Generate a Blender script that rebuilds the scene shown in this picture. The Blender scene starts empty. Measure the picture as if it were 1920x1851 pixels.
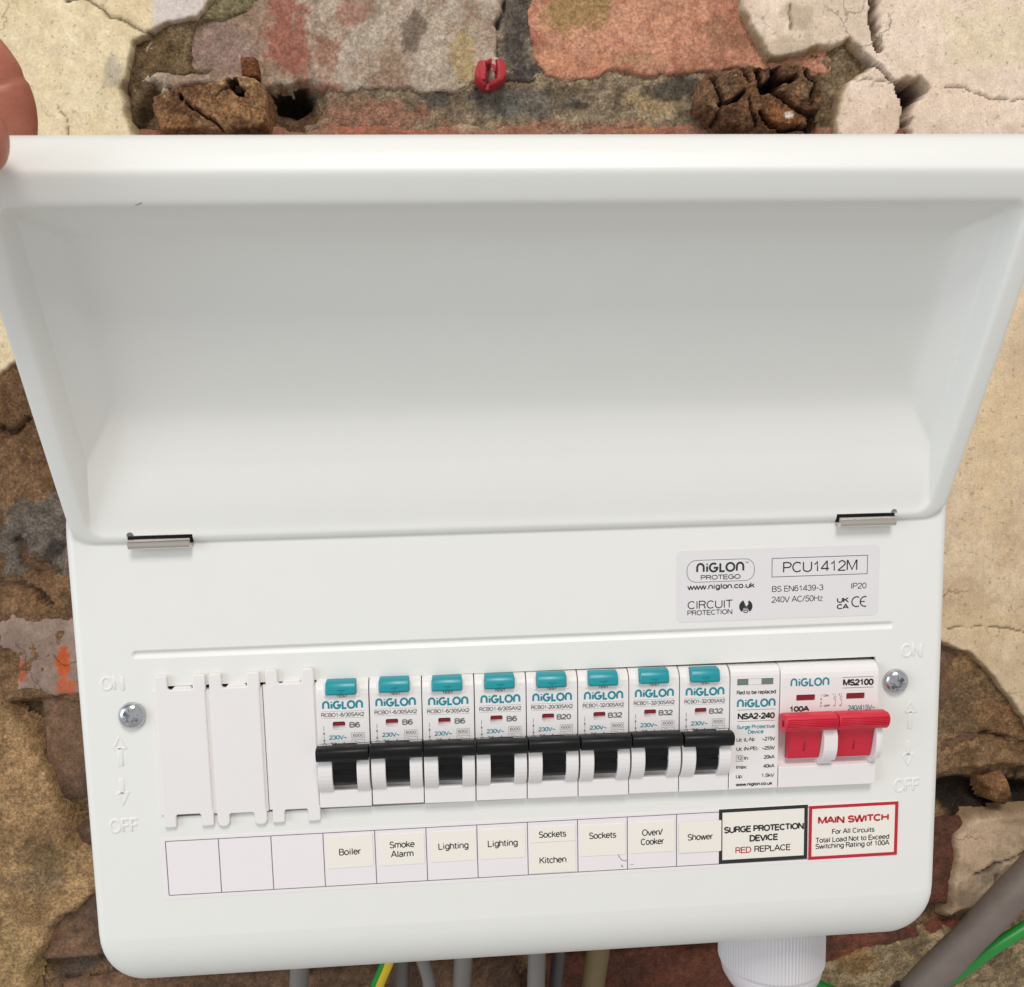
import bpy, bmesh, math, random
import numpy as np
from mathutils import Vector, Matrix

sc = bpy.context.scene
col = sc.collection

# ------------------------------------------------------------------ camera
F_PX, W_PX, H_PX, PP_Y = 1800.0, 1920.0, 1851.0, 71.85
CR = np.array([[0.996913906, 0.021724923, -0.075436675],
               [-0.031257591, 0.991335217, -0.127583108],
               [0.072011300, 0.129547344, 0.988954932]])      # rows: right, down, forward in (x, down, away)
CC = np.array([-26.3524, -144.4708, -319.1983])                # mm
def to_w(a): return Vector((a[0], a[2], -a[1]))
cam_d = bpy.data.cameras.new('camera'); cam = bpy.data.objects.new('camera', cam_d); col.objects.link(cam)
rx, up, bk = to_w(CR[0]), -to_w(CR[1]), -to_w(CR[2])
cam.matrix_world = Matrix(((rx.x, up.x, bk.x, CC[0] / 1000), (rx.y, up.y, bk.y, CC[2] / 1000), (rx.z, up.z, bk.z, -CC[1] / 1000), (0, 0, 0, 1)))
cam_d.sensor_fit = 'HORIZONTAL'; cam_d.sensor_width = 36; cam_d.lens = F_PX / W_PX * 36
cam_d.shift_y = PP_Y / W_PX
cam_d.clip_start = 0.01; cam_d.clip_end = 50
cam_d.dof.use_dof = True; cam_d.dof.focus_distance = 0.345; cam_d.dof.aperture_fstop = 32.0
sc.camera = cam

# ------------------------------------------------------------------ light
world = bpy.data.worlds.new('World'); sc.world = world; world.use_nodes = True
wn_ = world.node_tree; bg = wn_.nodes['Background']; bg.inputs[1].default_value = 1.0
wt = wn_.nodes.new('ShaderNodeTexCoord'); ws = wn_.nodes.new('ShaderNodeSeparateXYZ'); wr = wn_.nodes.new('ShaderNodeValToRGB'); wm = wn_.nodes.new('ShaderNodeMapRange')
wn_.links.new(wt.outputs['Generated'], ws.inputs[0]); wn_.links.new(ws.outputs['Z'], wm.inputs[0]); wm.inputs[1].default_value = -1; wn_.links.new(wm.outputs[0], wr.inputs[0]); wn_.links.new(wr.outputs[0], bg.inputs[0])
for e, (p, c) in zip([wr.color_ramp.elements[0], wr.color_ramp.elements.new(0.42), wr.color_ramp.elements.new(0.62), wr.color_ramp.elements[-1]], ((0.0, (0.42, 0.41, 0.395)), (0.40, (0.60, 0.595, 0.585)), (0.60, (0.56, 0.56, 0.555)), (1.0, (0.42, 0.418, 0.41)))):
    e.position = p; e.color = (*c, 1)          # room glow, raised at floor and horizon as fill light
def area(name, loc, target, size, power, colr):
    d = bpy.data.lights.new(name, 'AREA'); d.shape = 'SQUARE'; d.size = size; d.energy = power; d.color = colr
    o = bpy.data.objects.new(name, d); col.objects.link(o); o.location = loc
    o.rotation_euler = (Vector(target) - Vector(loc)).to_track_quat('-Z', 'Y').to_euler()
    return o
area('ceiling_lamp', (0.10, -1.45, 1.72), (0, 0, 0.08), 0.6, 26, (1.0, 0.965, 0.92))
area('window_light', (-1.5, -0.9, 0.35), (0, 0, 0.1), 1.0, 11, (0.78, 0.89, 1.0))

sc.view_settings.view_transform = 'Standard'; sc.view_settings.look = 'None'
sc.view_settings.exposure = 0.0; sc.view_settings.gamma = 1.0
sc.render.engine = 'CYCLES'
sc.cycles.use_denoising = True

# ------------------------------------------------------------------ helpers
random.seed(4)
def lin(c):
    c = np.asarray(c, float) / 255.0
    return np.where(c <= 0.04045, c / 12.92, ((c + 0.055) / 1.055) ** 2.4)
def unp(x, y, Y):
    """photo pixel -> (X, Z) in mm on the upright plane at distance Y (mm) from the cover's front"""
    d = CR.T @ np.array([(x - 960) / F_PX, (y - 925 - PP_Y) / F_PX, 1.0])
    P = CC + (Y - CC[2]) / d[2] * d
    return P[0], -P[1]
def proj(X, Z, Y):
    P = np.stack([X - CC[0], -Z - CC[1], Y - CC[2]], -1) @ CR.T
    return 960 + F_PX * P[..., 0] / P[..., 2], 925 + PP_Y + F_PX * P[..., 1] / P[..., 2]

def tag(o, label=None, cat=None, group=None, kind=None):
    if label: o['label'] = label
    if cat: o['category'] = cat
    if group: o['group'] = group
    if kind: o['kind'] = kind
    return o
def empty(name, loc=(0, 0, 0), rot=(0, 0, 0), parent=None):
    o = bpy.data.objects.new(name, None); col.objects.link(o); o.empty_display_size = 0.01
    o.location = [v / 1000 for v in loc]; o.rotation_euler = rot; o.parent = parent
    return o
def link(name, me, mat=None, parent=None, loc=(0, 0, 0), rot=(0, 0, 0)):
    o = bpy.data.objects.new(name, me); col.objects.link(o)
    if mat is not None and not me.materials: me.materials.append(mat)
    o.parent = parent; o.location = [v / 1000 for v in loc]; o.rotation_euler = rot
    return o
def finish(bm, smooth=35):
    bmesh.ops.recalc_face_normals(bm, faces=bm.faces)
    me = bpy.data.meshes.new('m'); bm.to_mesh(me); bm.free()
    me.transform(Matrix.Scale(0.001, 4))
    if smooth:
        me.shade_smooth(); me.set_sharp_from_angle(angle=math.radians(smooth))
    return me
def tidy(me, ang=40, big=6e-6):
    """smooth the rounded edges, keep the broad faces flat"""
    me.shade_smooth(); me.set_sharp_from_angle(angle=math.radians(ang))
    for p in me.polygons:
        if p.area > big: p.use_smooth = False
    return me
def mesh(verts, faces, smooth=0, recalc=True):
    bm = bmesh.new(); vs = [bm.verts.new(v) for v in verts]
    for f in faces: bm.faces.new([vs[i] for i in f])
    if not recalc:
        me = bpy.data.meshes.new('m'); bm.to_mesh(me); bm.free(); me.transform(Matrix.Scale(0.001, 4)); return me
    return finish(bm, smooth)
def add_box(bm, x0, x1, y0, y1, z0, z1, bev=0.0, seg=2):
    r = bmesh.ops.create_cube(bm, size=1.0)
    for v in r['verts']:
        v.co = Vector((x0 + (v.co.x + .5) * (x1 - x0), y0 + (v.co.y + .5) * (y1 - y0), z0 + (v.co.z + .5) * (z1 - z0)))
    if bev:
        es = list({e for v in r['verts'] for e in v.link_edges})
        bmesh.ops.bevel(bm, geom=es, offset=bev, segments=seg, affect='EDGES', profile=0.5)
def box(x0, x1, y0, y1, z0, z1, bev=0.0, seg=2):
    bm = bmesh.new(); add_box(bm, x0, x1, y0, y1, z0, z1, bev, seg); return finish(bm)
def add_prism(bm, prof, x0, x1, bev=0.0, seg=2, axis='x'):
    """profile polygon in (y, z) pushed along x, or in (x, z) pushed along y"""
    if axis == 'x': mk = lambda a, b, t: (t, a, b)
    else: mk = lambda a, b, t: (a, t, b)
    A = [bm.verts.new(mk(a, b, x0)) for a, b in prof]; B = [bm.verts.new(mk(a, b, x1)) for a, b in prof]
    n = len(prof); fs = [bm.faces.new(A[::-1]), bm.faces.new(B)]
    for i in range(n): fs.append(bm.faces.new((A[i], A[(i + 1) % n], B[(i + 1) % n], B[i])))
    bmesh.ops.recalc_face_normals(bm, faces=fs)
    if bev:
        es = [e for f in fs[:2] for e in f.edges]
        bmesh.ops.bevel(bm, geom=es, offset=bev, segments=seg, affect='EDGES', profile=0.5)
def prism(prof, x0, x1, bev=0.0, seg=2, axis='x', smooth=35):
    bm = bmesh.new(); add_prism(bm, prof, x0, x1, bev, seg, axis); me = finish(bm, smooth); return tidy(me, smooth) if smooth else me
def rrect(x0, x1, z0, z1, r, n=6):
    P = []
    for cx, cz, a0 in ((x1 - r, z1 - r, 0), (x0 + r, z1 - r, 90), (x0 + r, z0 + r, 180), (x1 - r, z0 + r, 270)):
        for k in range(n + 1):
            a = math.radians(a0 + 90 * k / n); P.append((cx + r * math.cos(a), cz + r * math.sin(a)))
    return P
def flat(poly, y):
    return mesh([(x, y, z) for x, z in poly], [list(range(len(poly)))[::-1]], recalc=False)
def lathe(prof, n=32):
    """(radius, height) pairs about the y axis, height towards -y"""
    bm = bmesh.new(); rings = []
    for r, h in prof:
        if r < 1e-6: rings.append([bm.verts.new((0, -h, 0))])
        else: rings.append([bm.verts.new((r * math.cos(2 * math.pi * k / n), -h, r * math.sin(2 * math.pi * k / n))) for k in range(n)])
    for a, b in zip(rings, rings[1:]):
        for k in range(n):
            k2 = (k + 1) % n
            if len(a) == 1: bm.faces.new((a[0], b[k], b[k2]))
            elif len(b) == 1: bm.faces.new((a[k], b[0], a[k2]))
            else: bm.faces.new((a[k], b[k], b[k2], a[k2]))
    return bm
def tube(pts, rad, n=16):
    """swept tube through mm points, smoothed by a Catmull-Rom curve"""
    P = [Vector(p) for p in pts]; P = [2 * P[0] - P[1]] + P + [2 * P[-1] - P[-2]]
    C = []
    for i in range(1, len(P) - 2):
        for k in range(8):
            t = k / 8; a, b, c, d = P[i - 1:i + 3]
            C.append(0.5 * (2 * b + (c - a) * t + (2 * a - 5 * b + 4 * c - d) * t * t + (3 * b - a - 3 * c + d) * t ** 3))
    C.append(P[-2])
    bm = bmesh.new(); rings = []; ref = Vector((0.13, 1, 0.21))
    for i, p in enumerate(C):
        tg = (C[min(i + 1, len(C) - 1)] - C[max(i - 1, 0)]).normalized()
        u = tg.cross(ref).normalized(); v = tg.cross(u)
        r = rad(i / (len(C) - 1)) if callable(rad) else rad
        rings.append([bm.verts.new(p + r * (math.cos(2 * math.pi * k / n) * u + math.sin(2 * math.pi * k / n) * v)) for k in range(n)])
    for a, b in zip(rings, rings[1:]):
        for k in range(n): bm.faces.new((a[k], a[(k + 1) % n], b[(k + 1) % n], b[k]))
    bm.faces.new(rings[0]); bm.faces.new(rings[-1])
    return finish(bm, 60)
def carve(me, cutters, own=False):
    """boolean difference of a mesh with cutter meshes"""
    o = bpy.data.objects.new('t', me); col.objects.link(o); cs = []
    for c in cutters:
        k = bpy.data.objects.new('c', c); col.objects.link(k); cs.append(k)
        m = o.modifiers.new('b', 'BOOLEAN'); m.operation = 'DIFFERENCE'; m.object = k; m.solver = 'EXACT'; m.use_self = own
    dg = bpy.context.evaluated_depsgraph_get()
    out = bpy.data.meshes.new_from_object(o.evaluated_get(dg))
    for k in cs + [o]: bpy.data.objects.remove(k)
    return tidy(out)

# ------------------------------------------------------------------ materials
def principled(name, colr, rough=0.5, metal=0.0, bump=None, spec=0.5, coat=0.0, vary=0.0):
    m = bpy.data.materials.new(name); m.use_nodes = True; nt = m.node_tree; b = nt.nodes['Principled BSDF']
    c = tuple(lin(colr)) + (1,)
    b.inputs['Base Color'].default_value = c; b.inputs['Roughness'].default_value = rough
    b.inputs['Metallic'].default_value = metal; b.inputs['Specular IOR Level'].default_value = spec
    b.inputs['Coat Weight'].default_value = coat; b.inputs['Coat Roughness'].default_value = 0.2
    tc = nt.nodes.new('ShaderNodeTexCoord')
    if vary:
        n = nt.nodes.new('ShaderNodeTexNoise'); n.inputs['Scale'].default_value = 90; n.inputs['Detail'].default_value = 6
        nt.links.new(tc.outputs['Object'], n.inputs['Vector'])
        mx = nt.nodes.new('ShaderNodeMix'); mx.data_type = 'RGBA'
        mx.inputs[6].default_value = tuple(v * (1 - vary) for v in c[:3]) + (1,); mx.inputs[7].default_value = tuple(min(1, v * (1 + vary)) for v in c[:3]) + (1,)
        nt.links.new(n.outputs['Fac'], mx.inputs[0]); nt.links.new(mx.outputs[2], b.inputs['Base Color'])
        mr = nt.nodes.new('ShaderNodeMapRange'); mr.inputs[3].default_value = max(0.03, rough - 0.08); mr.inputs[4].default_value = min(1, rough + 0.08)
        nt.links.new(n.outputs['Fac'], mr.inputs[0]); nt.links.new(mr.outputs[0], b.inputs['Roughness'])
    if bump:
        n = nt.nodes.new('ShaderNodeTexNoise'); n.inputs['Scale'].default_value = bump[0]; n.inputs['Detail'].default_value = 3
        nt.links.new(tc.outputs['Object'], n.inputs['Vector'])
        bp = nt.nodes.new('ShaderNodeBump'); bp.inputs['Strength'].default_value = bump[1]; bp.inputs['Distance'].default_value = bump[2]
        nt.links.new(n.outputs['Fac'], bp.inputs['Height']); nt.links.new(bp.outputs['Normal'], b.inputs['Normal'])
    return m
M = dict(
    paint=principled('white_powder_coat', (231, 230, 225), 0.38, bump=(900, 0.12, 0.0002), vary=0.012),
    plastic=principled('white_plastic', (232, 227, 225), 0.36, bump=(1400, 0.08, 0.0001), vary=0.012),
    black=principled('black_plastic', (9, 9, 10), 0.42, bump=(900, 0.15, 0.0001), vary=0.05, spec=0.3),
    teal=principled('teal_plastic', (8, 142, 152), 0.34, vary=0.03),
    red=principled('red_plastic', (208, 32, 58), 0.42, bump=(1200, 0.1, 0.0001), vary=0.04),
    flag=principled('dark_red_flag', (128, 16, 28), 0.35),
    greyflag=principled('grey_green_window', (106, 122, 118), 0.3),
    chrome=principled('chrome', (214, 208, 200), 0.12, 1.0),
    steel=principled('zinc_steel', (196, 198, 202), 0.24, 1.0, bump=(500, 0.15, 0.0002)),
    dark=principled('slit_shade', (16, 14, 13), 0.6, 0.0, spec=0.2),
    paper=principled('white_paper', (236, 228, 229), 0.62, vary=0.012),
    tape=principled('cream_tape', (239, 232, 222), 0.42, vary=0.012),
    foil=principled('silvery_label', (225, 221, 222), 0.36, vary=0.012),
    ink=principled('black_ink', (38, 37, 40), 0.55),
    greyink=principled('grey_ink', (112, 108, 110), 0.55),
    tealink=principled('teal_ink', (8, 134, 148), 0.5),
    redink=principled('red_ink', (186, 34, 46), 0.5),
    blackink=principled('black_border_ink', (30, 36, 34), 0.45),
    redband=principled('red_border_ink', (190, 22, 44), 0.45),
    line=principled('line_ink', (100, 94, 100), 0.6),
    greypvc=principled('grey_cable_sheath', (98, 93, 88), 0.5, bump=(260, 0.3, 0.0006), vary=0.12),
    palepvc=principled('pale_grey_cable_sheath', (122, 117, 113), 0.5, bump=(260, 0.3, 0.0006), vary=0.1),
    darkpvc=principled('dark_grey_cable_sheath', (66, 63, 60), 0.5, bump=(260, 0.3, 0.0006), vary=0.12),
    olivepvc=principled('dusty_olive_cable_sheath', (116, 100, 66), 0.6, bump=(260, 0.4, 0.0006), vary=0.18),
    dirtypvc=principled('dirty_grey_cable_sheath', (112, 101, 93), 0.55, bump=(120, 0.5, 0.0010), vary=0.22),
    green=principled('green_cable_sheath', (24, 140, 50), 0.4, vary=0.08),
    yellow=principled('yellow_cable_sheath', (226, 194, 20), 0.4, vary=0.06),
    blacktape=principled('black_tape', (20, 20, 20), 0.4, bump=(400, 0.3, 0.0004)),
    gland=principled('grey_nylon', (214, 210, 212), 0.4, vary=0.02),
    plug=principled('red_plug_plastic', (172, 42, 50), 0.5, bump=(400, 0.5, 0.0006), vary=0.3),
)
def wall_material(name, fine=260, bump=0.8, dist=0.0012, contrast=0.45, grit=900, specks=0.0, cracks=0.0):
    """colour comes from the surface's own mottled pigment ('Col'), grain and relief from noise"""
    m = bpy.data.materials.new(name); m.use_nodes = True; nt = m.node_tree; N, L = nt.nodes, nt.links
    b = N['Principled BSDF']; b.inputs['Roughness'].default_value = 0.93; b.inputs['Specular IOR Level'].default_value = 0.2
    tc = N.new('ShaderNodeTexCoord'); at = N.new('ShaderNodeAttribute'); at.attribute_name = 'Col'
    def noise(scale, detail, rough=0.6):
        n = N.new('ShaderNodeTexNoise'); n.inputs['Scale'].default_value = scale; n.inputs['Detail'].default_value = detail; n.inputs['Roughness'].default_value = rough
        L.new(tc.outputs['Object'], n.inputs['Vector']); return n
    n1, n2, n3 = noise(fine, 8, 0.7), noise(grit, 4, 0.6), noise(fine * 0.25, 5)
    def rng(src, a, b_, lo, hi):
        r = N.new('ShaderNodeMapRange'); r.inputs[1].default_value = a; r.inputs[2].default_value = b_; r.inputs[3].default_value = lo; r.inputs[4].default_value = hi
        L.new(src, r.inputs[0]); return r.outputs[0]
    def mul(a, b_):
        x = N.new('ShaderNodeMath'); x.operation = 'MULTIPLY'
        for i, s in enumerate((a, b_)):
            if isinstance(s, (int, float)): x.inputs[i].default_value = s
            else: L.new(s, x.inputs[i])
        return x.outputs[0]
    def add(a, b_):
        x = N.new('ShaderNodeMath'); x.operation = 'ADD'; L.new(a, x.inputs[0]); L.new(b_, x.inputs[1]); return x.outputs[0]
    g = mul(rng(n1.outputs['Fac'], 0.3, 0.7, 1 - contrast, 1 + contrast * 0.8), rng(n2.outputs['Fac'], 0.38, 0.62, 1 - contrast * 0.8, 1 + contrast * 0.7))
    g = mul(g, rng(n3.outputs['Fac'], 0.3, 0.7, 1 - contrast * 0.35, 1 + contrast * 0.3))
    h = add(mul(n1.outputs['Fac'], 1.0), mul(n2.outputs['Fac'], 0.6))
    n6 = noise(640, 2, 0.5); g = mul(g, rng(n6.outputs['Fac'], 0.64, 0.72, 1.0, 1.0 + contrast * 1.1))
    if specks:
        n4 = noise(520, 2, 0.5); s = rng(n4.outputs['Fac'], 0.66, 0.70, 1.0, 1.0 - specks); g = mul(g, s)
        n5 = noise(330, 2, 0.5); s2 = rng(n5.outputs['Fac'], 0.69, 0.73, 1.0, 1.0 - specks * 0.8); g = mul(g, s2)
        h = add(h, mul(s, 0.4))
    if cracks:
        mp = N.new('ShaderNodeMapping'); mp.inputs['Scale'].default_value = (1.0, 1.0, 0.12); L.new(tc.outputs['Object'], mp.inputs[0])
        ns = noise(700, 3); L.new(mp.outputs[0], ns.inputs['Vector']); st = rng(ns.outputs['Fac'], 0.52, 0.75, 1.0, 0.91); g = mul(g, st); h = add(h, mul(st, 0.5))
        nd = noise(40, 4); vm = N.new('ShaderNodeMix'); vm.data_type = 'RGBA'; vm.inputs[0].default_value = 0.03
        L.new(tc.outputs['Object'], vm.inputs[6]); L.new(nd.outputs['Color'], vm.inputs[7])
        v = N.new('ShaderNodeTexVoronoi'); v.feature = 'DISTANCE_TO_EDGE'; v.inputs['Scale'].default_value = 26
        L.new(vm.outputs[2], v.inputs['Vector'])
        c = rng(v.outputs['Distance'], 0.0, 0.012, 1.0, 0.0)
        msk = rng(noise(18, 2).outputs['Fac'], 0.52, 0.58, 0.0, 1.0)
        k = mul(mul(c, msk), cracks)
        inv = N.new('ShaderNodeMath'); inv.operation = 'SUBTRACT'; inv.inputs[0].default_value = 1.0; L.new(k, inv.inputs[1])
        g = mul(g, inv.outputs[0]); h = add(h, mul(inv.outputs[0], 0.8))
    vv = N.new('ShaderNodeVectorMath'); vv.operation = 'SCALE'; L.new(at.outputs['Color'], vv.inputs[0]); L.new(g, vv.inputs['Scale'])
    L.new(vv.outputs[0], b.inputs['Base Color'])
    bp = N.new('ShaderNodeBump'); bp.inputs['Strength'].default_value = bump; bp.inputs['Distance'].default_value = dist
    L.new(h, bp.inputs['Height']); L.new(bp.outputs['Normal'], b.inputs['Normal'])
    return m
MW = dict(
    mortar=wall_material('old_mortar', 230, 0.85, 0.0020, 0.42),
    brick=wall_material('weathered_brick', 300, 0.7, 0.0010, 0.30, specks=0.2),
    plaster=wall_material('old_plaster', 170, 0.5, 0.0008, 0.12, 1000, specks=0.30, cracks=0.55),
    wood=wall_material('rotten_wood', 330, 1.0, 0.0016, 0.55),
)

# ------------------------------------------------------------------ wall (structure), pieces as children
_lat = np.random.RandomState(11).rand(8, 128, 128)
def vnoise(x, z, seed):
    L = _lat[seed % 8]; x = x + seed * 17.3; z = z + seed * 9.1
    xi, zi = np.floor(x).astype(int), np.floor(z).astype(int); fx, fz = x - xi, z - zi
    fx, fz = fx * fx * (3 - 2 * fx), fz * fz * (3 - 2 * fz)
    g = lambda i, j: L[i % 128, j % 128]
    return (g(xi, zi) * (1 - fx) + g(xi + 1, zi) * fx) * (1 - fz) + (g(xi, zi + 1) * (1 - fx) + g(xi + 1, zi + 1) * fx) * fz
def fbm(x, z, size, octv=5, seed=0, rough=0.55):
    s = np.zeros_like(x, dtype=float); a, t = 1.0, 0.0
    for o in range(octv):
        s += a * (vnoise(x / size * 2 ** o, z / size * 2 ** o, seed + o) * 2 - 1); t += a; a *= rough
    return s / t
def sdist(X, Z, poly):
    P = np.array(poly, float); d = np.full(X.shape, 1e9); inside = np.zeros(X.shape, bool)
    for a, b in zip(P, np.roll(P, -1, 0)):
        e = b - a; L2 = e @ e + 1e-9
        t = np.clip(((X - a[0]) * e[0] + (Z - a[1]) * e[1]) / L2, 0, 1)
        d = np.minimum(d, np.hypot(X - a[0] - t * e[0], Z - a[1] - t * e[1]))
        c = ((a[1] > Z) != (b[1] > Z)) & (X < (b[0] - a[0]) * (Z - a[1]) / (b[1] - a[1] + 1e-12) + a[0])
        inside ^= c
    return np.where(inside, d, -d)
def pdist(X, Z, line):
    d = np.full(X.shape, 1e9)
    for a, b in zip(line, line[1:]):
        a, b = np.array(a, float), np.array(b, float); e = b - a
        t = np.clip(((X - a[0]) * e[0] + (Z - a[1]) * e[1]) / (e @ e + 1e-9), 0, 1)
        d = np.minimum(d, np.hypot(X - a[0] - t * e[0], Z - a[1] - t * e[1]))
    return d
sst = lambda t: np.clip(t, 0, 1) ** 2 * (3 - 2 * np.clip(t, 0, 1))

def slab(name, poly, yf, yb, res, colfn, mat, parent, edge=3.0, rag=2.5, ragsize=14, bump=0.8, bumpsize=30, cuts=(), seed=0, tilt=(0, 0), edgecol=None, grain=0.0):
    """a broken layer of the wall: ragged outline, real thickness, uneven face; cuts = (points, width, depth)"""
    P = np.array(poly); x0, z0 = P.min(0) - 4; x1, z1 = P.max(0) + 4
    nx, nz = int((x1 - x0) / res) + 2, int((z1 - z0) / res) + 2
    X, Z = np.meshgrid(x0 + np.arange(nx) * res, z0 + np.arange(nz) * res)
    sd = sdist(X, Z, poly) + rag * fbm(X, Z, ragsize, 5, seed, 0.6)
    h = yb + (yf - yb) * sst(sd / edge + 0.35)
    top = sst(sd / edge)
    h = h + top * (bump * fbm(X, Z, bumpsize, 5, seed + 3) + tilt[0] * (X - P[:, 0].mean()) + tilt[1] * (Z - P[:, 1].mean()))
    h = h + (1 - top) * 0.9 * fbm(X, Z, 5, 4, seed + 5) + top * grain * fbm(X, Z, 3.6, 4, seed + 6, 0.75)
    px, py = proj(X, Z, np.full(X.shape, float(yf)))
    C = colfn(px, py, X, Z)
    if edgecol is not None:
        w = 1 - sst((sd - 0.5) / 2.2 + 0.7 * fbm(X, Z, 4, 3, seed + 2)); C = C * (1 - w[..., None]) + lin(edgecol) * w[..., None]
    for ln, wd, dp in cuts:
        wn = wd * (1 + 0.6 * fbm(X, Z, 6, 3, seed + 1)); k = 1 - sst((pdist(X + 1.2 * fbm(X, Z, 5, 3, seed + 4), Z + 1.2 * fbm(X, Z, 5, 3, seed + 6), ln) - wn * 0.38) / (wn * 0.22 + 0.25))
        h = h + k * dp; C = C * (1 - (0.96 if dp > 10 else 0.8 if dp > 4 else 0.6) * k[..., None])  # shade painted into the cuts, deeper ones darker
    keep = sd > -edge * 0.45
    cell = keep[:-1, :-1] & keep[1:, :-1] & keep[:-1, 1:] & keep[1:, 1:]
    I = np.arange(nx * nz).reshape(nz, nx)
    F = np.stack([I[:-1, :-1], I[:-1, 1:], I[1:, 1:], I[1:, :-1]], -1)[cell]
    used = np.unique(F); remap = -np.ones(nx * nz, int); remap[used] = np.arange(len(used))
    V = np.stack([X.ravel(), h.ravel(), Z.ravel()], -1)[used] * 0.001
    me = bpy.data.meshes.new('m'); me.from_pydata(V.tolist(), [], remap[F].tolist()); me.shade_smooth()
    if mat is not MW['brick']: C = C * 0.91 + 0.09 * C.mean(-1, keepdims=True)
    ca = me.color_attributes.new('Col', 'FLOAT_COLOR', 'POINT')
    cc = np.ones((len(used), 4)); cc[:, :3] = np.clip(C.reshape(-1, 3)[used], 0.002, 0.9); ca.data.foreach_set('color', cc.ravel())
    return link(name, me, mat, parent)

def mottled(ca, cb, size, seed, blobs=(), sharp=1.6):
    """pigment: two colours mixed by noise, then stains and hole shade (px, py, rx, ry, colour, strength) with ragged rims"""
    A, B = lin(ca), lin(cb)
    def f(px, py, X, Z):
        t = np.clip(0.5 + sharp * fbm(X, Z, size, 6, seed, 0.66) + 0.9 * fbm(X, Z, size / 6, 4, seed + 7, 0.7), 0, 1)[..., None]
        C = A * (1 - t) + B * t
        for i, (bx, by, rx_, ry_, c, s) in enumerate(blobs):
            wx, wy = 0.5 * fbm(X, Z, 22, 4, seed + 5 + i), 0.5 * fbm(X, Z, 22, 4, seed + 11 + i)
            d = np.hypot((px - bx) / rx_ + wx, (py - by) / ry_ + wy) + 1.25 * fbm(X, Z, 12, 6, seed + 3 + i, 0.72)
            w = (s * sst((1.15 - d) / 0.45))[..., None]; C = C * (1 - w) + lin(c) * w
        return C
    return f
def Wp(pts, Y): return [unp(x, y, Y) for x, y in pts]

# backing of mortar: the one sheet behind everything
res = 2.4
gx, gz = np.meshgrid(np.arange(-330, 345, res), np.arange(-260, 420, res))
bpx, bpy_ = proj(gx, gz, np.full(gx.shape, 108.0))
gh = 111 + 2.6 * fbm(gx, gz, 26, 6, 2, 0.62)
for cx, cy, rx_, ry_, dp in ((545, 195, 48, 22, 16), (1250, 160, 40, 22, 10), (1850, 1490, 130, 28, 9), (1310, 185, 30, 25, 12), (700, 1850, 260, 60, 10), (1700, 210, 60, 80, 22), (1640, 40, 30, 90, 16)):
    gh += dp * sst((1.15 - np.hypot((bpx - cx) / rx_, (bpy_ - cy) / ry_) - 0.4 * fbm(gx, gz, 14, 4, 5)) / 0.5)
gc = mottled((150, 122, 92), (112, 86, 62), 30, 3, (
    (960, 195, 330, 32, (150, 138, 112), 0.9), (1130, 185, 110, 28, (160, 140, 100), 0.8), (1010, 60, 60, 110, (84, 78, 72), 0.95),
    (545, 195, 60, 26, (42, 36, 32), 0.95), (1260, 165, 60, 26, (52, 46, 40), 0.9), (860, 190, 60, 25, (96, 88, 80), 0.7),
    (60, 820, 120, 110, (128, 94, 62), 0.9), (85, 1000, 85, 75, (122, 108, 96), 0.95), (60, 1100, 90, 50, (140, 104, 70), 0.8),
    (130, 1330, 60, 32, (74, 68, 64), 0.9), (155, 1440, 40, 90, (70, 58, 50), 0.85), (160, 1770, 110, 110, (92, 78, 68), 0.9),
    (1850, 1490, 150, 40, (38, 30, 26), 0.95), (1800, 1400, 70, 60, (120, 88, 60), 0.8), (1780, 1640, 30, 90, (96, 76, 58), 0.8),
    (700, 1860, 300, 50, (70, 52, 44), 0.8), (1590, 1800, 80, 60, (120, 98, 70), 0.8), (1700, 210, 70, 90, (34, 28, 24), 1.0), (1640, 40, 40, 100, (50, 42, 36), 1.0)))(bpx, bpy_, gx, gz)  # near-black spots behind the plaster holes are painted shade
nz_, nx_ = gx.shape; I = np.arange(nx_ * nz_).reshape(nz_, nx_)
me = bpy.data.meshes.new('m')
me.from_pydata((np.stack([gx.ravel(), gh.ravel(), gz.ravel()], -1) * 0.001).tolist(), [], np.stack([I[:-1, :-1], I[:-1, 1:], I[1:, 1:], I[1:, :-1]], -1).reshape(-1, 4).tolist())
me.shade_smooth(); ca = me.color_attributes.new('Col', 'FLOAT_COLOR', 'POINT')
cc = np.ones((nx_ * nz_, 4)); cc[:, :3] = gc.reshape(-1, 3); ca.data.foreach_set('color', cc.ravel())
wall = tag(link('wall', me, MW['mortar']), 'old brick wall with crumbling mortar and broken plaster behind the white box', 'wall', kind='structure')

# bricks: courses of 75 mm, the bed joint seen above the lid lies at z = 263..275
smear = (182, 166, 148)
def brick(x0, x1, z0, z1, fn, seed, res=2.2, yf=104.5, rag=4.2):
    slab('brick', [(x0, z0), (x1, z0), (x1, z1), (x0, z1)], yf, 113, res, fn, MW['brick'], wall, edge=3, rag=rag, ragsize=16, bump=1.0, bumpsize=18, seed=seed, grain=0.6)
red_a, red_b = (158, 100, 82), (132, 84, 70)
brick(-206, 5, 276.5, 341, mottled(smear, (154, 128, 108), 16, 2, ((545, 75, 42, 110, (152, 92, 76), 0.85), (660, 20, 30, 24, (152, 96, 80), 0.6), (430, 90, 55, 60, (140, 114, 106), 0.7),
      (880, 90, 26, 60, (176, 152, 108), 0.8), (770, 60, 22, 34, (104, 88, 74), 0.8), (590, 190, 40, 30, red_a, 0.6), (615, 110, 26, 60, (152, 96, 78), 0.6)), 2.0), 1, 1.0, 103.9, 7.5)
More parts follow.
